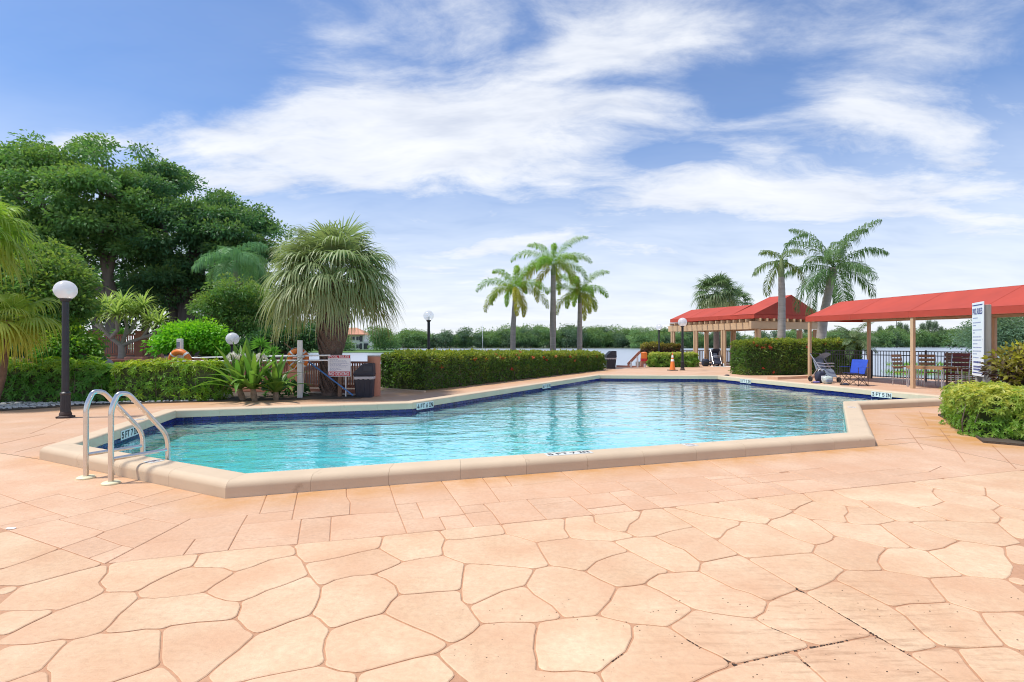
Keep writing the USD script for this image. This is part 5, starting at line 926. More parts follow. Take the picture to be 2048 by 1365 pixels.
# ---- litter bins
def bin_(label, loc, rz, body=(.25, .25), s=1.0):
    o = thing('litter_bin', label, 'trash can', loc, rz, None, None, s); hb = .62; m = MB(); r0, r1 = .225, .26
    def ring(r, z, b=.03): return [[-r + b, -r, z], [r - b, -r, z], [r, -r + b, z], [r, r - b, z], [r - b, r, z], [-r + b, r, z], [-r, r - b, z], [-r, -r + b, z]]
    v = np.array(ring(r0, .0) + ring(r0, .03) + ring(r1, hb) + ring(r1 * .9, hb)); j = np.arange(8); k = (j + 1) % 8
    f = np.vstack([np.stack([i * 8 + j, i * 8 + k, i * 8 + 8 + k, i * 8 + 8 + j], -1) for i in range(3)]); part(o, 'body', MB().add(v, f), M_bin)
    for sx in (-.13, .0, .13): part(o, 'moulded_rib', MB().bar((sx, -.232, .05), (sx, -.262, hb - .08), .05, .012, up=(0, 1, 0)), M_bin)
    lv = np.array(ring(r1 + .008, hb - .035) + ring(r1 + .012, hb - .10 + .03) + ring(r1 + .004, hb - .11)); lv[8:16, 2] += RNG.normal(0, .012, 8); part(o, 'bag_liner', MB().add(lv, np.vstack([np.stack([i * 8 + j, i * 8 + k, i * 8 + 8 + k, i * 8 + 8 + j], -1) for i in range(2)])[:, ::-1]), pbr('bag_film_' + 'ab'[_used[('x', 'bin')]], (.45, .43, .42), .3, .15, 20)); _used[('x', 'bin')] += 1
    part(o, 'lid_rim', MB().box((0, 0, hb + .02), (.56, .56, .05), bev=.015), M_bin)
    prof = Polygon([(-.27, .0), (.27, .0), (.27, .03), (.262, .26), (.24, .285), (.02, .285), (-.03, .27), (-.25, .06), (-.27, .03)]); hm = trimesh.creation.extrude_polygon(prof, .52); hv = np.array(hm.vertices); part(o, 'hood', (np.stack([hv[:, 0], hv[:, 2] - .26, hv[:, 1] + hb + .045], -1)[:, [0, 1, 2]], hm.faces[:, ::-1]), M_bin)
    part(o, 'flap', MB().box((.12, -.265, hb + .19), (.24, .012, .15), bev=.004), pbr('bin_flap_' + 'ab'[_used[('x', 'bn2')]], (.024, .026, .036), .4)); _used[('x', 'bn2')] += 1
    return o
bin_('black litter bin with hooded lid beside the terracotta round pillar', (*(G(725, 796)[:2] + [0, .25]), 0), .10)
bin_('black litter bin with hooded lid at the far end of the long flowering hedge', (*(G(1222, 738)[:2] + [0, .2]), 0), .1, s=1.12)
# ---- terracotta fence round the pool garden
def slat_fence(name, label, a, b, z0, z1, step, posts, post_h, pw=.34, rails=True, cyl=None):
    a, b = np.array(a, float), np.array(b, float); L = np.linalg.norm(b - a); d = (b - a) / L; rz = math.atan2(d[1], d[0]); o = thing(name, label, 'fence', (*a, 0), rz)
    part(o, 'top_rail', MB().box((L / 2, 0, z1 - .03), (L, .11, .06), bev=.006), M_terra_d); part(o, 'bottom_rail', MB().box((L / 2, 0, z0 + .10), (L, .05, .09), bev=.005), M_terra_d); part(o, 'base_wall', MB().box((L / 2, 0, (z0 - .0) / 2 + .02), (L, .12, max(.06, z0 - .02)), bev=.004), M_terra)
    n = int(L / step)
    for i in range(min(n, 298)): part(o, 'slat', MB().box(((i + .5) * L / n, RNG.uniform(-.004, .004), (z0 + z1) / 2 + .01), (step * .52, .028, z1 - z0 - .08), bev=.003), M_terra)
    for s in posts: part(o, 'pillar', MB().box((s * L, 0, post_h / 2), (pw, pw, post_h), bev=.015), M_terra); part(o, 'pillar_cap', MB().box((s * L, 0, post_h + .025), (pw + .07, pw + .07, .05), bev=.012), M_terra)
    return o
slat_fence('slatted_fence', 'low terracotta slatted fence running left from the round pillar behind the lilies', (-4.15, 15.45), (-14.2, 17.3), .14, .98, .078, (.235, .965), 1.04)
o = slat_fence('slatted_fence', 'upper terracotta slatted fence on the raised terrace behind the screw pine', (*at(168, 700, 22)[:2],), (*at(322, 700, 22.6)[:2],), .95, 1.90, .085, (.12, .73, .97), 2.0, .30)
gate_x = at(350, 700, 22)
o = thing('round_pillar', 'smooth terracotta round pillar ending the low fence beside the litter bin', 'pillar', (*(G(745, 793)[:2] + [0, .17]), 0))
part(o, 'shaft', MB().lathe([(.0, 0), (.185, 0), (.185, 1.13), (.17, 1.14), (.0, 1.14)], n=32), pbr('terracotta_stucco', (.47, .20, .12), .85, .06, 2, bump=.25, bscale=30), smooth=35); part(o, 'capstone', MB().lathe([(.0, 1.141), (.19, 1.141), (.19, 1.155), (.18, 1.165), (0, 1.165)], n=32), pbr('pale_capstone', (.55, .48, .42), .8), smooth=35)
tr = thing('raised_terrace', 'terracotta retaining wall and steps carrying the garden terrace', None, kind='structure')
terr = Polygon([(-30, 21.3), (-8.6, 21.6), (-10.5, 26), (-26, 60), (-60, 60), (-60, 21.3)])
part(tr, 'retaining_wall', MB().prism(LineString([(-30, 21.3), (-8.6, 21.6)]).buffer(.09, cap_style=2), -.03, .90), M_terra); part(tr, 'earth', MB().prism(terr.buffer(-.1), -.03, .84), M_soil)
st = at(190, 718, 20.6)
for i in range(4): part(tr, 'step', MB().box((st[0] - .35 - .0 * i, 20.9 - .28 * (3 - i) + .0, (.9 - .2 * (4 - i)) / 2 + .1), (1.3, .28, max(.12, (.9 - .2 * (3 - i)))), bev=.01), M_terra)
part(tr, 'stair_rail', MB().bar(at(183, 692, 20.4), at(197, 722, 19.6), .05, .09), M_terra_d)
for px, Y, hh in ((205, 20.6, .98), (272, 20.8, .98)): part(tr, 'block_pillar', MB().box((*at(px, 700, Y)[:2], hh / 2), (.75, .3, hh), bev=.012), M_terra)
# ---- rescue poles, ring buoys, posts
o = thing('white_post', 'peeling white wooden post carrying the nearer ring buoy and long white poles', 'post', (*G(600, 797)[:2], 0)); part(o, 'shaft', MB().box((0, 0, .80), (.125, .125, 1.6), .1, .008), M_whitep); part(o, 'bracket', MB().box((.06, -.05, 1.14), (.16, .09, .05), bev=.008), M_silver); part(o, 'lower_bracket', MB().box((.06, -.05, .99), (.14, .09, .04), bev=.008), M_silver)
pB = at(360, 700, 15.1)
o = thing('white_post', 'white post with dark sticker standing behind the yellow green hedge', 'post', (pB[0], pB[1], 0)); part(o, 'shaft', MB().box((0, 0, .82), (.13, .13, 1.64), .1, .008), M_whitep); part(o, 'sticker', MB().box((-.01, -.068, 1.44), (.09, .004, .22), .1), M_greyf)
for nm, a, b in (('upper of the two long white rescue poles hung level between the white posts', at(660, 711, 14.4), at(385, 716, 14.95)), ('lower of the two long white rescue poles hung level between the white posts', at(656, 721, 14.4), at(298, 723.5, 14.95))):
    o = thing('rescue_pole', nm, 'pole', (0, 0, 0)); part(o, 'pole', MB().tube([a, (a * 2 + b) / 3, (a + 2 * b) / 3, b], [.022, .022, .019, .019], 10), M_whitepl, smooth=50); part(o, 'end_cap', MB().tube([b, b + unit(b - a) * .06], .024, 10), M_greyf)
o = thing('rescue_hook', 'curved metal rescue hook at left end of upper white pole, over the ring buoy', 'hook', (0, 0, 0)); hp = at(388, 716, 14.93); part(o, 'hook', MB().tube(fillet([hp, hp + [-.18, 0, .01], hp + [-.42, 0, -.06], hp + [-.52, -.02, -.30], hp + [-.46, -.03, -.52]], .14, 6), .013, 8), M_silver, smooth=50)
def buoy(label, c, rx, rz, R=.225, r=.075):
    o = thing('ring_buoy', label, 'life buoy', c); a = np.linspace(0, 2 * np.pi, 49); M3 = np.array(Gf.Matrix3d(Gf.Rotation(Gf.Vec3d(1, 0, 0), rx) * Gf.Rotation(Gf.Vec3d(0, 0, 1), rz)))
    circ = lambda rr, aa: np.stack([np.cos(aa) * rr, 0 * aa, np.sin(aa) * rr], -1) @ M3
    part(o, 'ring', MB().tube(circ(R, a), r, 14, False), M_orange, smooth=True)
    for q in range(4): part(o, 'band', MB().tube(circ(R, np.linspace(-.09, .09, 5) + q * 1.5708 + .75), r * 1.05, 14, False), M_whitepl, smooth=True)
    gl_ = np.linspace(.2, 6.1, 40); part(o, 'grab_line', MB().tube(circ(R + r * (1.05 + .25 * np.abs(np.sin(gl_ * 2 - 1.5))), gl_), .006, 5), M_rope)
    return o
buoy('orange ring buoy hanging on the nearer white post behind the blue pole', at(596, 718, 14.7), 4, 5)
buoy('orange ring buoy with white band on the far white post, half behind the hedge', at(361, 722, 14.95), 12, -5, .26, .085)
o = thing('blue_pole', 'blue pole with rusty tip leaning diagonally past the ring buoy to the litter bin', 'pole', (0, 0, 0)); a, b, c = at(568, 686, 14.9), at(583, 698, 14.85), at(706, 791, 14.42); part(o, 'pole', MB().tube([b, c], .021, 10), M_bluepole, smooth=50); part(o, 'tip', MB().tube([a, b], [.012, .02], 10), M_brownwood)
o = thing('rope', 'pale rope looping from the ring buoy down onto the lily leaves', 'rope', (0, 0, 0)); part(o, 'strand', MB().tube(fillet([at(596, 726, 14.45), at(590, 738, 14.4), at(568, 747, 14.35), at(552, 746, 14.3), at(548, 775, 14.3), at(543, 778, 14.3), at(546, 750, 14.3)], .1, 5), .009, 6), M_rope); part(o, 'tail', MB().tube(fillet([at(606, 722, 14.38), at(608, 752, 14.38), at(606, 785, 14.38), at(616, 788, 14.5)], .05, 4), .010, 6), M_rope)
o = thing('ground_pipe', 'pale pipe lying along the foot of the fence behind the white post', 'pipe', (0, 0, 0)); part(o, 'pipe', MB().tube([at(592, 785, 15.6), at(640, 786, 15.5), at(715, 790, 15.1)], .03, 8), pbr('pale_pipe', (.55, .45, .38), .8, .1), smooth=50)
# ---- POOL RULES / NO DIVING sign
def text_part(o, name, s, h, c, m, wmax=None, bold=True, depth=.003, yaw=None, stretch=1.0):
    tm = meshkit.text_mesh(s, h, depth, bold=bold); v = np.array(tm.vertices); bb = tm.bounds; k = (wmax / (bb[1][0] - bb[0][0])) if wmax else 1.0
    v[:, 0] = (v[:, 0] - bb[:, 0].mean()) * k; v[:, 1] = (v[:, 1] - bb[:, 1].mean()) * stretch; return part(o, name, (np.c_[v[:, 0] + c[0], c[1] - v[:, 2], v[:, 1] + c[2]], tm.faces), m)
def print_lines(o, rows, x0, x1, y, m, seed=1, h=.012, name='text_line'):
    r = np.random.default_rng(seed)
    for z, x_end in rows:
        mb = MB(); x = x0
        while x < x0 + (x1 - x0) * x_end:
            wd = min(r.uniform(.025, .075), x0 + (x1 - x0) * x_end - x + .001); mb.box((x + wd / 2, y, z), (wd, .002, h)); x += wd + .014
        part(o, name, mb, m)
sg = G(679, 795); o = thing('rules_sign', 'red and white POOL RULES and NO DIVING sign on a short wooden post', 'sign', (*sg[:2], 0), .02)
part(o, 'post', MB().box((0, .03, .56), (.10, .07, 1.12), bev=.006), M_brownwood); part(o, 'stake', MB().box((.16, .05, .40), (.035, .03, .8)), M_whitep)
part(o, 'board', MB().box((0, -.022, .885), (.63, .016, .605), bev=.004), M_sign); part(o, 'header', MB().box((0, -.0315, 1.137), (.60, .003, .08)), M_signred); part(o, 'footer', MB().box((0, -.0315, .662), (.60, .003, .125)), M_signred)
text_part(o, 'header_lettering', 'POOL RULES', .056, (0, -.0332, 1.137), M_sign, .55); text_part(o, 'footer_lettering', 'NO DIVING', .088, (0, -.0332, .662), M_sign, .56)
print_lines(o, [(1.06, .45), (1.02, .85), (.99, .9), (.955, .97), (.92, .6), (.885, .93), (.85, .85), (.815, .5), (.785, .62), (.755, .35)], -.26, .27, -.0312, M_signtext, 3)
# ---- rules board at the right
c = at(1956, 688, 11.4); rzs = math.atan2(.93, -.36)
rd = np.array([-.415, -.91]); o = thing('rules_board', 'tall narrow white POOL RULES board on two grey wooden posts at right', 'sign', (c[0], c[1], 0), math.atan2(rd[1], rd[0]))
z0_, z1_ = .80, 2.40; Wd = .62
part(o, 'board', MB().box((0, 0, (z0_ + z1_) / 2), (Wd, .02, z1_ - z0_), bev=.004), M_sign)
for x in (-.17, .24): part(o, 'post', MB().box((x, .075, 1.15), (.10, .12, 2.36), bev=.008), M_greywood)
part(o, 'rule_line', MB().box((0, -.0115, 2.34), (Wd * .9, .003, .022)), M_signnavy); part(o, 'rule_line', MB().box((0, -.0115, .87), (Wd * .9, .003, .022)), M_signnavy)
text_part(o, 'heading', 'POOL RULES', .10, (0, -.0105, 2.205), M_signnavy, Wd * .86, stretch=1.25)
print_lines(o, [(2.06, .55), (1.96, .9), (1.90, .35), (1.80, .95), (1.74, .2), (1.65, .92), (1.58, .9), (1.50, .5), (1.42, .97), (1.34, .9), (1.28, .45), (1.20, .65)], -.25, .25, -.0112, M_signtext, 5, .022)
print_lines(o, [(1.10, .85), (1.00, .88), (.94, .8)], -.22, .26, -.0112, M_signnavy, 8, .04, 'bold_line')
for x, z in ((-.28, 2.37), (.28, 1.6), (.28, .83), (-.28, .83)): part(o, 'bolt', MB().ball((x, -.014, z), .009, 1), M_silver)
# ---- right canopy
def quadroof(o, name, pts, m, th=.02, sag=.045):
    pts = np.array(pts, float)
    if len(pts) == 4 and sag:
        g = np.linspace(0, 1, 9); U, V = np.meshgrid(g, g, indexing='ij'); P = ((1 - U) * (1 - V))[..., None] * pts[0] + (U * (1 - V))[..., None] * pts[1] + (U * V)[..., None] * pts[2] + ((1 - U) * V)[..., None] * pts[3]
        P[..., 2] -= sag * np.sin(np.pi * U) * np.sin(np.pi * V) * (1 + .5 * (meshkit.noise(P * 1.3) - .5)); P = P.reshape(-1, 3); i = np.arange(8)[:, None] * 9; j = np.arange(8)[None]; f = np.stack([i + j, i + 9 + j, i + 10 + j, i + 1 + j], -1).reshape(-1, 4); f = np.vstack([f[:, [0, 1, 2]], f[:, [0, 2, 3]]])
        if np.cross(P[f[0, 1]] - P[f[0, 0]], P[f[0, 2]] - P[f[0, 0]])[2] < 0: f = f[:, ::-1]
        seam = MB(); seam.bar(pts[1] + [0, 0, .004], pts[2] + [0, 0, .004], .02, .003); sv, sf = seam.get()
        v = np.vstack([P, P - [0, 0, th]]); f = np.vstack([f, f[:, ::-1] + 81]); return part(o, name, (np.vstack([v, sv]), np.vstack([f, sf + len(v)])), m, smooth=40)
    pts = np.array(pts, float); n = np.cross(pts[1] - pts[0], pts[2] - pts[0]); n /= np.linalg.norm(n); n *= np.sign(n[2]) if abs(n[2]) > .02 else 1
    k = len(pts); v = np.vstack([pts, pts - n * th]); f = [[0, i, i + 1] for i in range(1, k - 1)] + [[k, k + i + 1, k + i] for i in range(1, k - 1)]
    for i in range(k): j = (i + 1) % k; f += [[i, k + i, k + j], [i, k + j, j]]
    f = np.array(f)
    if trimesh.Trimesh(v, f, process=False).volume < 0: f = f[:, ::-1]
    return part(o, name, (v, f), m)
C0, u2, n2, W2 = np.array([12.6, 22.5]), np.array([.161, -.987]), np.array([.987, .161]), 2.8; Q = lambda s, a, z: np.array([*(C0 + u2 * s + n2 * a), z]); LC = 17.0
zf = lambda s: 2.66 - .012 * s; zr = lambda s: 3.29 - .007 * s
o = thing('red_canopy', 'long red canvas awning canopy on tan posts at the right frame edge', 'canopy', (0, 0, 0)); nb = 7; ss = np.linspace(0, LC, nb + 1)
for i in range(nb):
    s0, s1 = ss[i] + (.0 if i == 0 else .004), ss[i + 1]; r0 = s0 + .3 if i == 0 else s0
    quadroof(o, 'canvas_panel', [Q(s0, 0, zf(s0)), Q(s1, 0, zf(s1)), Q(s1, W2 / 2, zr(s1)), Q(r0, W2 / 2, zr(s0))], M_red); quadroof(o, 'canvas_panel', [Q(s0, W2, zf(s0)), Q(r0, W2 / 2 + .003, zr(s0)), Q(s1, W2 / 2 + .003, zr(s1)), Q(s1, W2, zf(s1))], M_red)
    for a in (-.012, W2 + .012): part(o, 'valance', MB().bar(Q(s0, a, zf(s0) - .11), Q(s1, a, zf(s1) - .11), .014, .21), M_red)
quadroof(o, 'canvas_panel', [Q(0, 0, zf(0)), Q(.3, W2 / 2, zr(0)), Q(0, W2, zf(0))], M_red); part(o, 'valance', MB().bar(Q(-.012, -.02, zf(0) - .11), Q(-.012, W2 + .02, zf(0) - .11), .014, .21), M_red)
for i in range(nb + 1):
    s = ss[i]; part(o, 'rafter', MB().bar(Q(s + .05, 0, zf(s) - .06), Q(s + .05, W2 / 2, zr(s) - .06), .05, .05), M_tand); part(o, 'rafter', MB().bar(Q(s + .05, W2, zf(s) - .06), Q(s + .05, W2 / 2, zr(s) - .06), .05, .05), M_tand); part(o, 'tie_bar', MB().bar(Q(s + .05, 0, zf(s) - .10), Q(s + .05, W2, zf(s) - .10), .05, .05), M_tand)
for a in (.04, W2 - .04): part(o, 'side_beam', MB().bar(Q(.05, a, zf(0) - .17), Q(LC, a, zf(LC) - .17), .08, .10), M_tan)
for s, a in ((.15, .06), (4.95, .06), (9.9, .06), (.35, W2 - .06), (5.4, W2 - .06), (10.4, W2 - .06)): part(o, 'post', MB().box((*(C0 + u2 * s + n2 * a), (zf(s) - .22) / 2), (.11, .11, zf(s) - .22), math.atan2(u2[1], u2[0]), .006), M_tan)
# ---- pavilion
E1, u1, n1 = np.array([14.9, 32.3]), np.array([.383, -.924]), np.array([.924, .383]); Pv = lambda s, a, z: np.array([*(E1 + u1 * s + n1 * a), z]); rz1 = math.atan2(u1[1], u1[0])
o = thing('pavilion', 'tan timber pavilion with red canvas gable roof and pergola beams by the lake', 'pavilion', (0, 0, 0)); LW, WW = 7.6, 3.2
sw = np.linspace(-LW, -1.7, 4)
for i in range(3):
    for a0, a1 in ((-.15, WW / 2), (WW + .15, WW / 2 + .003)): quadroof(o, 'canvas_panel', [Pv(sw[i], a0, 3.33), Pv(sw[i + 1] - .004, a0, 3.33), Pv(sw[i + 1] - .004, a1, 4.06), Pv(sw[i] + (.25 if i == 0 else 0), a1, 4.06)], M_red)
    for a in (-.165, WW + .165): part(o, 'valance', MB().bar(Pv(sw[i], a, 3.21), Pv(sw[i + 1], a, 3.21), .014, .26), M_red)
quadroof(o, 'canvas_panel', [Pv(-LW, -.15, 3.33), Pv(-LW + .25, WW / 2, 4.06), Pv(-LW, WW + .15, 3.33)], M_red); part(o, 'valance', MB().bar(Pv(-LW - .01, -.17, 3.21), Pv(-LW - .01, WW + .17, 3.21), .014, .26), M_red)
HW = 5.7; ap = HW / 2
quadroof(o, 'canvas_panel', [Pv(.15, -.15, 3.33), Pv(.15, HW + .15, 3.33), Pv(.0, ap + .35, 4.62)], M_red); quadroof(o, 'canvas_panel', [Pv(.15, -.15, 3.33), Pv(.0, ap + .35, 4.62), Pv(-1.7, ap + .35, 4.62), Pv(-1.7, -.15, 3.33)], M_red); quadroof(o, 'canvas_panel', [Pv(.15, HW + .15, 3.33), Pv(-1.7, HW + .15, 3.33), Pv(-1.7, ap + .35, 4.62), Pv(.0, ap + .35, 4.62)], M_red); quadroof(o, 'canvas_panel', [Pv(-1.7, -.15, 3.33), Pv(-1.7, ap + .35, 4.62), Pv(-1.7, HW + .15, 3.33)], M_red, .012)
part(o, 'valance', MB().bar(Pv(.165, -.16, 3.18), Pv(.165, HW + .16, 3.18), .014, .25), M_red); part(o, 'valance', MB().bar(Pv(.15, -.165, 3.18), Pv(-1.7, -.165, 3.18), .014, .25), M_red)
for a in (0.0, WW): part(o, 'beam', MB().bar(Pv(-LW - .35, a, 2.62), Pv(-.15, a, 2.62), .16, .42), M_tan)
part(o, 'beam', MB().bar(Pv(.02, -.35, 2.66), Pv(.02, HW + .35, 2.66), .16, .46), M_tan); part(o, 'beam', MB().bar(Pv(-LW, .09, 2.60), Pv(-LW, WW - .09, 2.60), .12, .36), M_tan)
for i in range(15):
    s = -LW + .15 + i * (LW - .5) / 14; part(o, 'pergola_rafter', MB().bar(Pv(s, -.32, 2.93), Pv(s, WW + .3, 2.93), .07, .18), M_tan)
for i in range(10): part(o, 'pergola_rafter', MB().bar(Pv(.30, .25 + i * (HW - .5) / 9, 2.99), Pv(-1.6, .25 + i * (HW - .5) / 9, 2.99), .07, .18), M_tan)
part(o, 'dark_soffit', MB().bar(Pv(-.2, .1, 3.02), Pv(-.2, HW - .1, 3.02), .1, .2), M_tand)
for s, a in ((-LW + .1, .0), (-LW + 2.5, .0), (-2.5, .0), (.0, .28), (.0, HW - .28), (-LW + .1, WW), (-4.8, WW), (-2.6, WW), (-1.2, HW - .3)):
    for q in (-.11, .11):
        part(o, 'post_plank', MB().box((*(E1 + u1 * (s + q) + n1 * a), 1.205), (.14, .14, 2.41), rz1, .008), M_tan)
for (s0, s1) in ((-LW + .3, -5.0), (-4.6, -2.8), (-2.4, .0)):
    part(o, 'rail', MB().bar(Pv(s0, WW, .98), Pv(s1, WW, .98), .12, .06), M_tand); part(o, 'rail', MB().bar(Pv(s0, WW, .14), Pv(s1, WW, .14), .05, .09), M_tand); k = int((s1 - s0) / .14)
    for i in range(k): part(o, 'baluster', MB().box((*(E1 + u1 * (s0 + (i + .5) * (s1 - s0) / k) + n1 * WW), .56), (.045, .045, .80), rz1), M_tand)
k = int(2.6 / .14)
part(o, 'rail', MB().bar(Pv(-LW, .4, .98), Pv(-LW, WW - .2, .98), .12, .06), M_tand)
for i in range(k): part(o, 'baluster', MB().box((*Pv(-LW, .45 + (i + .5) * 2.5 / k, 0)[:2], .53), (.045, .045, .86), rz1), M_tand)
# ---- black railing by the lake
fa, fb = np.array([14.7, 24.6]), np.array([17.25, 18.9]); d = fb - fa; Lf = np.linalg.norm(d); o = thing('metal_railing', 'black metal picket railing between the right canopy posts and lake', 'fence', (*fa, 0), math.atan2(d[1], d[0]))
for z in (1.19, .12, 1.02): part(o, 'rail', MB().box((Lf / 2, 0, z), (Lf, .03, .035)), M_black)
nn = int(Lf / .11)
for i in range(nn + 1): part(o, 'picket', MB().box((i * Lf / nn, 0, .63), (.019, .019, 1.10)), M_black)
for i in range(4): part(o, 'post', MB().box((i * Lf / 3, .0, .62), (.05, .05, 1.24), bev=.004), M_black)
# ---- furniture under the canopy
T0 = G(1868, 776)
o = thing('slatted_table', 'wooden slatted patio table with pale metal legs under the right canopy', 'table', (14.35, 17.9, 0), -1.2)
for i in range(8): part(o, 'slat', MB().box((0, -.42 + i * .12, .725), (1.15, .10, .028), bev=.004), M_teak)
for y in (-.47, .47): part(o, 'apron', MB().box((0, y, .675), (1.1, .025, .07)), M_teak)
for x in (-.5, .5):
    for y in (-.42, .42): part(o, 'leg', MB().tube([(x, y, .7), (x * 1.05, y * 1.05, 0)], .02, 8), M_silver)
def chair(label, loc, rz, mw, mf, hback=1.10, seat=.47, name='slatted_chair'):
    o = thing(name, label, 'chair', loc, rz)
    for i in range(5): part(o, 'seat_slat', MB().box((0, -.2 + i * .1, seat), (.48, .085, .022), bev=.003), mw)
    for i in range(4): part(o, 'back_slat', MB().box((0, .26 + .02 * i, seat + .16 + i * (hback - seat - .2) / 3), (.48, .02, .095), bev=.003), mw)
    for x in (-.25, .25):
        part(o, 'front_leg', MB().tube([(x, -.24, .66), (x, -.24, 0)], .016, 8), mf); part(o, 'back_leg', MB().tube([(x, .34, hback), (x, .23, seat), (x, .27, 0)], .016, 8), mf); part(o, 'arm', MB().box((x, .02, .67), (.055, .56, .025), bev=.004), mw)
    return o
chair('wooden slatted armchair at the far side of the patio table', (15.0, 18.9, 0), -.5, M_teak, M_silver)
chair('wooden slatted armchair left of the patio table behind the canopy post', (14.3, 19.1, 0), .3, M_teak, M_silver)
chair('maroon strapped chair with pale frame right of the patio table', (14.85, 17.55, 0), -1.1, M_maroon, M_silver, 1.16)
chair('maroon strapped chair farther right, against the wooden louvre screen', (15.25, 18.3, 0), -1.0, M_maroon, M_silver, 1.16)
o = thing('louvre_screen', 'brown wooden louvre screen standing between the maroon chairs and rules board', 'screen', (15.55, 17.9, 0), -.72)
for i in range(17): part(o, 'slat', MB().box((0, 0, .1 + i * .066), (1.1, .04, .05), bev=.006), M_tand)
for x in (-.56, .56): part(o, 'frame_post', MB().box((x, 0, .6), (.06, .06, 1.2)), M_tand)
o = thing('camp_chair', 'blue folding camp chair with crossed legs facing the pool', 'chair', (12.35, 18.95, 0), -1.15)
def fab(pts, m, nm): 
    v = np.array(pts, float); part(o, nm, MB().add(np.vstack([v, v + [0, .006, -.006]]), np.array([[0, 1, 2, 3], [7, 6, 5, 4], [0, 4, 5, 1], [1, 5, 6, 2], [2, 6, 7, 3], [3, 7, 4, 0]])), m)
fab([(-.26, .16, .42), (.26, .16, .42), (.29, .34, .93), (-.29, .34, .93)], M_blue, 'backrest'); fab([(-.26, -.28, .47), (.26, -.28, .47), (.26, .18, .40), (-.26, .18, .40)], M_blue, 'seat')
for x in (-.33, .33): fab([(x - .05, -.27, .66), (x + .05, -.27, .66), (x + .05, .26, .66), (x - .05, .26, .66)], M_blue, 'arm_sling')
for a, b in (((-.33, -.28, 0), (.26, -.28, .47)), ((.33, -.28, 0), (-.26, -.28, .47)), ((-.33, .26, 0), (.26, .2, .42)), ((.33, .26, 0), (-.26, .2, .42)), ((-.33, -.28, 0), (-.33, .2, .44)), ((-.33, .26, 0), (-.33, -.27, .46)), ((.33, -.28, 0), (.33, .2, .44)), ((.33, .26, 0), (.33, -.27, .46))): part(o, 'leg', MB().tube([a, b], .010, 6), M_rust)
for a, b in (((-.33, -.28, 0), (-.33, -.28, .66)), ((.33, -.28, 0), (.33, -.28, .66)), ((-.33, .26, 0), (-.29, .34, .93)), ((.33, .26, 0), (.29, .34, .93))): part(o, 'upright', MB().tube([a, b], .010, 6), M_rust)
def stroller(label, loc, rz, mf, mh, s=1.0):
    o = thing('baby_stroller', label, 'stroller', loc, rz, None, None, s)
    for x in (-.24, .24):
        part(o, 'frame_tube', MB().tube(fillet([np.array([x, -.38, .10]), np.array([x * .95, .05, .62]), np.array([x * .9, .42, 1.02])], .1), .014, 8), M_silver); part(o, 'rear_leg', MB().tube([(x * .95, .0, .55), (x, .36, .12)], .014, 8), M_silver)
        for y in (-.40, .38): part(o, 'wheel', (lambda t: (t[0] + [x, y, .10], t[1]))(MB().lathe([(.03, -.025), (.085, -.025), (.10, -.012), (.10, .012), (.085, .025), (.03, .025)], n=18).get()) if False else (lambda g: (np.c_[g[0][:, 2] + x, g[0][:, 0] + y, g[0][:, 1] + .10], g[1]))(MB().lathe([(.02, -.025), (.085, -.025), (.10, -.012), (.10, .012), (.085, .025), (.02, .025)], n=18).get()), M_rubber, smooth=40)
    part(o, 'handle', MB().tube([(-.22, .42, 1.02), (0, .44, 1.04), (.22, .42, 1.02)], .016, 8), M_rubber)
    part(o, 'seat', MB().box((0, -.02, .45), (.40, .34, .06), bev=.025), mf); part(o, 'backrest', MB().bar((0, .14, .45), (0, .30, .86), .40, .05, up=(0, -1, 0)), mf)
    part(o, 'footwell', MB().bar((0, -.2, .44), (0, -.36, .20), .36, .04, up=(0, -1, 0)), mf); part(o, 'basket', MB().box((0, .05, .22), (.40, .46, .14), bev=.04), M_navyf)
    a = np.linspace(.1, 2.3, 8); cv = np.vstack([np.c_[np.linspace(-.22, .22, 7), np.full(7, .30 - math.cos(t) * -.0 - math.sin(t) * .38 * 1.0 + .0), np.full(7, .86 + .22 * math.sin(t * .9) - .10 * (t > 1.9)) - .05 * (np.linspace(-1, 1, 7) ** 2)] for t in np.linspace(0, 1.5, 8)])
    i = np.arange(7)[:, None] * 7; j = np.arange(6)[None]; f = np.stack([i + j, i + j + 1, i + 8 + j, i + 7 + j], -1).reshape(-1, 4); part(o, 'hood', MB().add(cv, f).add(cv - [0, 0, .012], f[:, ::-1]), mh, smooth=True)
    for z in (.60, .70): part(o, 'bumper_bar', MB().tube(fillet([np.array([-.22, .1, z]), np.array([-.21, -.28, z - .02]), np.array([.21, -.28, z - .02]), np.array([.22, .1, z])], .12), .014, 8), M_silver)
    part(o, 'harness_pad', MB().bar((0, .09, .52), (0, .24, .80), .20, .03, up=(0, -1, 0)), M_greyf)
    return o
stroller('grey blue stroller loaded with bags beside the first right canopy post', (12.25, 20.6, 0), .25, M_greyf, M_greyf, 1.08); stroller('dark navy stroller parked inside the pavilion railing', (13.45, 34.6, 0), -.1, M_navyf, M_navyf, 1.1)
def blob(name, label, cat, c, sc, m, seed=0, amp=.25, sub=3):
    t = trimesh.creation.icosphere(sub, 1.0); v = np.array(t.vertices); v = v * (1 + amp * (meshkit.fbm(v * 1.6 + seed * 5.3, 3) - .5) * 2)[:, None]; v = v * np.asarray(sc); v[:, 2] = np.maximum(v[:, 2], -sc[2] * .72); v[:, 2] += sc[2] * .72
    return solo(name, (v + np.asarray(c), t.faces), m, label, cat, smooth=50)
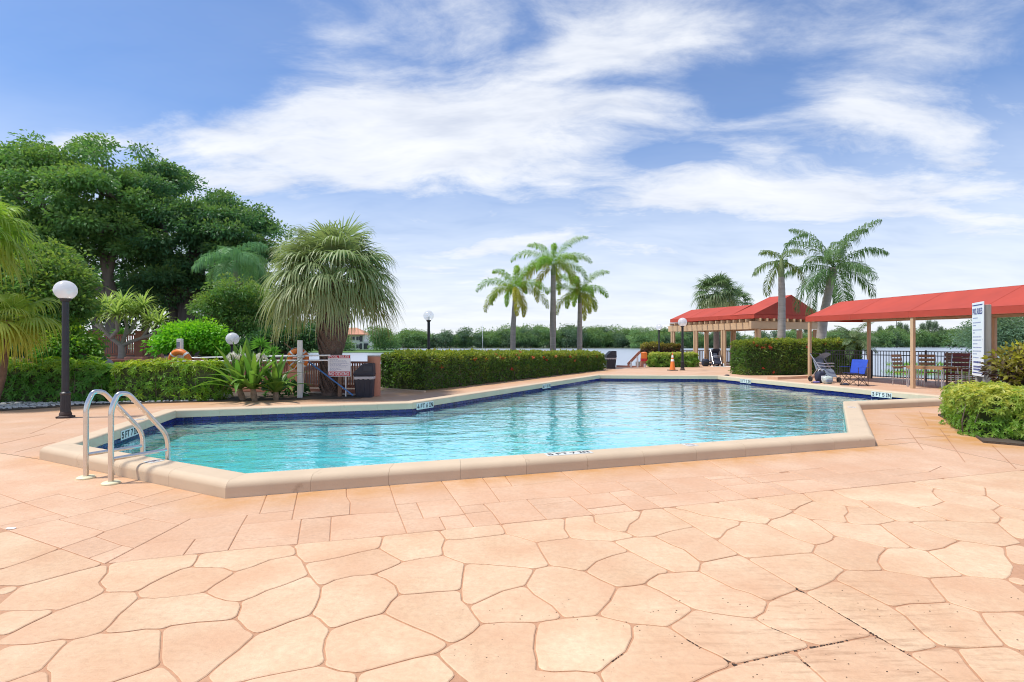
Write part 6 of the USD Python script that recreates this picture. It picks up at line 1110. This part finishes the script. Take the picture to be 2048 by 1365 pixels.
def parcel(name, label, cat, px, py, sz, m, m2, seed):
    c = G(px, py); o = thing(name, label, cat, c, RNG.uniform(-.5, .5)); t = trimesh.creation.icosphere(3, 1.0); v = np.array(t.vertices); v = np.sign(v) * np.abs(v) ** .75; v = v * (1 + .16 * (meshkit.noise(v * 2 + seed) - .5))[:, None] * np.array(sz) / 2 + [0, 0, sz[2] / 2 * .96]; v[:, 2] = np.maximum(v[:, 2], 0)
    part(o, 'body', (v, t.faces), m, smooth=50); part(o, 'pocket', MB().box((0, -sz[1] / 2 - .005, sz[2] * .4), (sz[0] * .6, .05, sz[2] * .4), bev=.02), m2); a = np.linspace(0, np.pi, 9); part(o, 'handle', MB().tube(np.c_[np.cos(a) * sz[0] * .28, 0 * a, sz[2] * .93 + np.sin(a) * sz[2] * .22], .012, 6), m2)
parcel('backpack', 'black and white backpack on deck left of the grey blue stroller', 'bag', 1641, 766, (.42, .3, .46), M_navyf, M_whitepl, 1); parcel('plastic_bag', 'crumpled white and green bag in front of the stroller', 'bag', 1655, 768, (.36, .28, .3), pbr('pale_bag_plastic', (.45, .52, .48), .35, .3, 14, bump=.8), M_greyf, 2)
def shoes(label, px, py, m, n=2, sp=.13, rz=.3, cat='shoes'):
    c = G(px, py); o = thing('shoe_pair', label, cat, c, rz)
    for i in range(n):
        b = MB(); b.box((i * sp, 0, .015), (.09, .26, .03), bev=.012); part(o, 'sole', b, M_rubber); part(o, 'upper', MB().ball((i * sp, -.03, .04), .045, 2, (1, 2.1, .9)), m, smooth=True)
shoes('purple blue shoes beside the backpack at the pool edge', 1629, 767, pbr('purple_shoe', (.12, .09, .28), .7), 2); shoes('dark sandals left on the deck in front of the blue chair', 1690, 771, M_navyf, 2, .14, 1.1); shoes('small dark shoes on the far coping edge by the tall hedge', 1452, 753, M_navyf, 2, .12, 1.0)
o = thing('beach_towel', 'white towel spread on the deck by the pavilion', 'towel', (*G(1445, 734)[:2], 0), -.2); part(o, 'cloth', MB().box((0, 0, .012), (1.4, .8, .02), bev=.006), M_whitepl); part(o, 'stripe', MB().box((.0, -.3, .0235), (1.38, .08, .003)), M_cream)
o = thing('bottle', 'small white bottle standing on the towel by the pavilion', 'bottle', (*G(1447, 734)[:2], .022)); part(o, 'body', MB().lathe([(.0, 0), (.045, 0), (.05, .02), (.045, .16), (.02, .2), (.02, .22)], n=14), M_whitepl, smooth=40); part(o, 'cap', MB().lathe([(.024, .22), (.024, .26), (0, .262)], n=12), M_orange)
shoes('dark shoes on the deck beside the white towel', 1432, 733, M_rust, 2, .16, .9)
parcel('duffel_bag', 'black bag on the deck left of the dark navy stroller', 'bag', 1411, 733, (.5, .35, .5), M_navyf, M_rubber, 4)
# traffic cone
o = thing('traffic_cone', 'orange traffic cone with white bands and black foot', 'traffic cone', (*G(1345, 741.5)[:2], 0), .3, None, None, 1.04); part(o, 'foot', MB().box((0, 0, .02), (.42, .42, .04), bev=.01), M_rubber); R_ = lambda z: .155 - .135 * (z - .04) / .92
part(o, 'body', MB().lathe([(R_(.04) + .01, .04), (R_(.07), .07), (R_(.94), .94), (R_(.96) * .6, .96), (0, .96)], n=24), M_orange, smooth=40)
for za, zb in ((.50, .62), (.70, .84)): part(o, 'white_band', MB().lathe([(R_(za) + .0035, za), (R_(zb) + .0035, zb)], n=24), M_whitepl, smooth=40)
# gangway to the lake
o = thing('gangway_rail', 'terracotta sloping hand rail with white stanchions at the top of lake steps', 'hand rail', (0, 0, 0)); YG = 33.6
for dy in (0, 1.0):
    part(o, 'hand_rail', MB().bar(at(1256, 729, YG + dy), at(1280, 704, YG + dy), .09, .16), M_terra_d); part(o, 'newel', MB().bar(at(1257, 728, YG + dy), at(1257, 735, YG + dy), .12, .12), M_terra_d)
for px, y0 in ((1262, 724), (1275, 713), (1289, 728)): part(o, 'stanchion', MB().bar(at(px, y0, YG - .1), at(px, 735.5, YG - .1), .10, .06), M_whitep)
part(o, 'kerb', MB().bar(at(1233, 733, YG), at(1290, 735, YG), .2, .14), M_terra); part(o, 'end_post', MB().box((*at(1286, 735, YG + .1)[:2], .3), (.28, .28, .6), bev=.01), M_terra)
o = thing('orange_bucket', 'orange and red buoy bag hanging at the lake steps right of the hand rail', 'bag', at(1288, 722, YG)); part(o, 'bag', MB().lathe([(.0, 0), (.17, .0), (.2, .1), (.2, .5), (.14, .56), (0, .57)], n=16), M_orange, smooth=40); part(o, 'red_base', MB().lathe([(.205, -.02), (.21, .15)], n=16), M_signred)
# rocks and gravel
blob('boulder', 'large grey limestone boulder behind the green hedge left of centre', 'rock', at(182, 742, 16.0) * [1, 1, 0] + [0, 0, .25], (.72, .5, .52), M_rock, 3); blob('boulder', 'smaller pale boulder left of the large one behind the green hedge', 'rock', at(150, 745, 15.6) * [1, 1, 0] + [0, 0, .2], (.4, .35, .4), M_rock, 5)
for k, (px, py, s) in enumerate([(424, 801, .20), (436, 800, .17), (430, 797, .22), (415, 799, .15), (446, 799, .12)]):
    c = G(px, py); blob('white_rock', ['pale white rock at the foot of the yellow green hedge, front left of the pile', 'small white rock of the pile nearest the lily stumps', 'largest white rock at the back of the pile beside hedge', 'white rock tucked under the hedge end, leftmost of the pile', 'smallest white rock of the pile under the lily leaves'][k], 'rock', c + [0, .1, 0], (s * 1.3, s, s * .8), M_whiterock, 10 + k)
gr_ = []; rg = np.random.default_rng(6); gv = MB(); bedp = Polygon([(-15.5, 10.9), (-11.6, 11.75), (-10.3, 12.95), (-7.8, 13.65), (-7.8, 13.85), (-10.4, 13.3), (-15.5, 13.0)])
ico = trimesh.creation.icosphere(0, 1.0); cnt = 0
while cnt < 1500:
    p = rg.uniform([-15.5, 10.9], [-7.7, 13.9])
    if bedp.contains(Point(*p)): s = rg.uniform(.018, .042); v = ico.vertices * s * rg.uniform(.6, 1.3, 3) * [1.3, 1, .6]; gv.add(v + [p[0], p[1], .035], ico.faces); cnt += 1
solo('gravel_border', gv, M_whiterock, 'strip of pale gravel in front of the left green hedge', 'gravel', kind='stuff')
bedL = Polygon([(-16.1, 10.6), (-11.5, 11.55), (-10.2, 12.85), (-7.8, 13.55), (-6.2, 13.95), (-4.15, 14.38), (-4.2, 16.7), (-16.1, 16.7)]); part(None, 'left_bed', MB().prism(bedL, -.02, .02), M_soil, kind='structure')
bedR = Polygon([(8.9, 10.95), (8.15, 9.55), (7.5, 8.5), (7.15, 7.95), (7.5, 7.68), (12.5, 7.42), (12.5, 12.2), (10.6, 11.9)]); part(None, 'right_bed', MB().prism(bedR, -.02, .015), M_soil, kind='structure')
ed = MB(); rp = list(bedR.exterior.coords)
part(None, 'bed_edging', MB().prism(bedR.exterior.buffer(.012), -.02, .035), M_soil, kind='structure')
part(None, 'path_kerb', MB().bar(G(745, 778), G(850, 785), .08, .10), M_cope, kind='structure')
o = part(None, 'planter_kerb', MB().bar(G(1545, 759) + [0, 0, .05], G(1640, 755) + [0, 0, .05], .5, .12), M_plain, kind='structure')
# reedy grass strips in the shallow water beyond the railing
rg = np.random.default_rng(31)
for k, (Y, x0, x1, lab) in enumerate([(31, 22.5, 29.5, 'nearest reedy green strip in the shallows behind the black railing'), (43, 31, 41, 'middle reedy green strip in the shallows behind the black railing'), (60, 43, 57, 'farthest reedy green strip in the shallows behind the black railing')]):
    n = 900; P = np.c_[rg.uniform(x0, x1, n), Y + rg.normal(0, .5, n), np.full(n, -1.02)]; D = unit(rg.normal(0, .25, (n, 3)) + [0, 0, 1]); v, f = leaves(P, D, rg.uniform(.25, .6, n), .06); tag(part(None, 'reed_bed', (v, f), LM['schef_dark'], prim={'tint': np.repeat(rg.uniform(0, .8, n), 4)}), lab, 'reeds', kind='stuff')
# ---- distant apartment house
YH = 188.0; k = YH / F; o = thing('apartment_house', 'distant white two storey apartment house with terracotta hip roof', 'building', ((705 - 1024) * k, YH, -.7)); M_wall = pbr('white_stucco', (.70, .68, .63), .85, .04); M_dark = pbr('dark_window_glass', (.03, .04, .055), .2); M_roof = pbr('terracotta_roof', (.50, .24, .15), .85, .1, 2)
x = lambda px: (px - 705) * k
part(o, 'wall', MB().box((x(690), 5, 2.75), (x(727) - x(653), 9.6, 5.5)), M_wall); part(o, 'porch_wall', MB().box((x(732), 3.5, 1.5), (2.0, 6, 3.0)), M_wall); rx0, rx1 = x(648), x(731); rv = np.array([[rx0, -1, 5.5], [rx1, -1, 5.5], [rx1, 11, 5.5], [rx0, 11, 5.5], [rx0 + 4, 5, 8.1], [rx1 - 4.5, 5, 8.1]]); part(o, 'roof', MB().add(rv, [[0, 1, 5], [0, 5, 4], [1, 2, 5], [2, 3, 4], [2, 4, 5], [3, 0, 4], [0, 2, 1], [0, 3, 2]]), M_roof); part(o, 'fascia', MB().box(((rx0 + rx1) / 2, -1.02, 5.4), (rx1 - rx0, .1, .3)), pbr('brown_fascia', (.22, .12, .08), .8))
for px, w_ in ((705, .9), (716, .8), (672, .9), (660, .9)):
    for z in (1.3, 4.1):
        wn = part(o, 'window', MB().box((x(px), .17, z), (1.1 * w_ * 1.5, .08, 1.3)), M_dark); part(wn, 'frame', MB().box((x(px), .12, z), (.08, .06, 1.3)), M_wall)
for px in (696, 722):
    for z in (1.3, 4.0): part(o, 'balcony_opening', MB().box((x(px), .17, z), (1.0, .10, 2.1)), M_dark)
part(o, 'porch_screen', MB().box((x(731.5), .44, 1.35), (1.5, .1, 2.0)), M_dark); part(o, 'porch_post', MB().box((x(726), -.3, 1.4), (.3, .3, 2.8)), M_wall)
o = solo('radio_mast', MB().tube([((965 - 1024) * 296 / F, 296, -1), ((965 - 1024) * 296 / F, 296, 12.4)], .16, 6), M_whitepl, 'thin pale mast rising behind the far trees left of foxtail palms', 'mast'); solo('radio_mast', MB().tube([((1793 - 1024) * 380 / F, 380, -1), ((1793 - 1024) * 380 / F, 380, 24)], .2, 6), M_black, 'thin dark mast on far shore seen under the right canopy', 'mast')
c = G(22, 1058); solo('litter_scrap', MB().ball((c[0], c[1], .004), .03, 2, (1.3, .7, .25)), M_whitepl, 'small white scrap lying on the flagstones at left', 'litter', smooth=True)
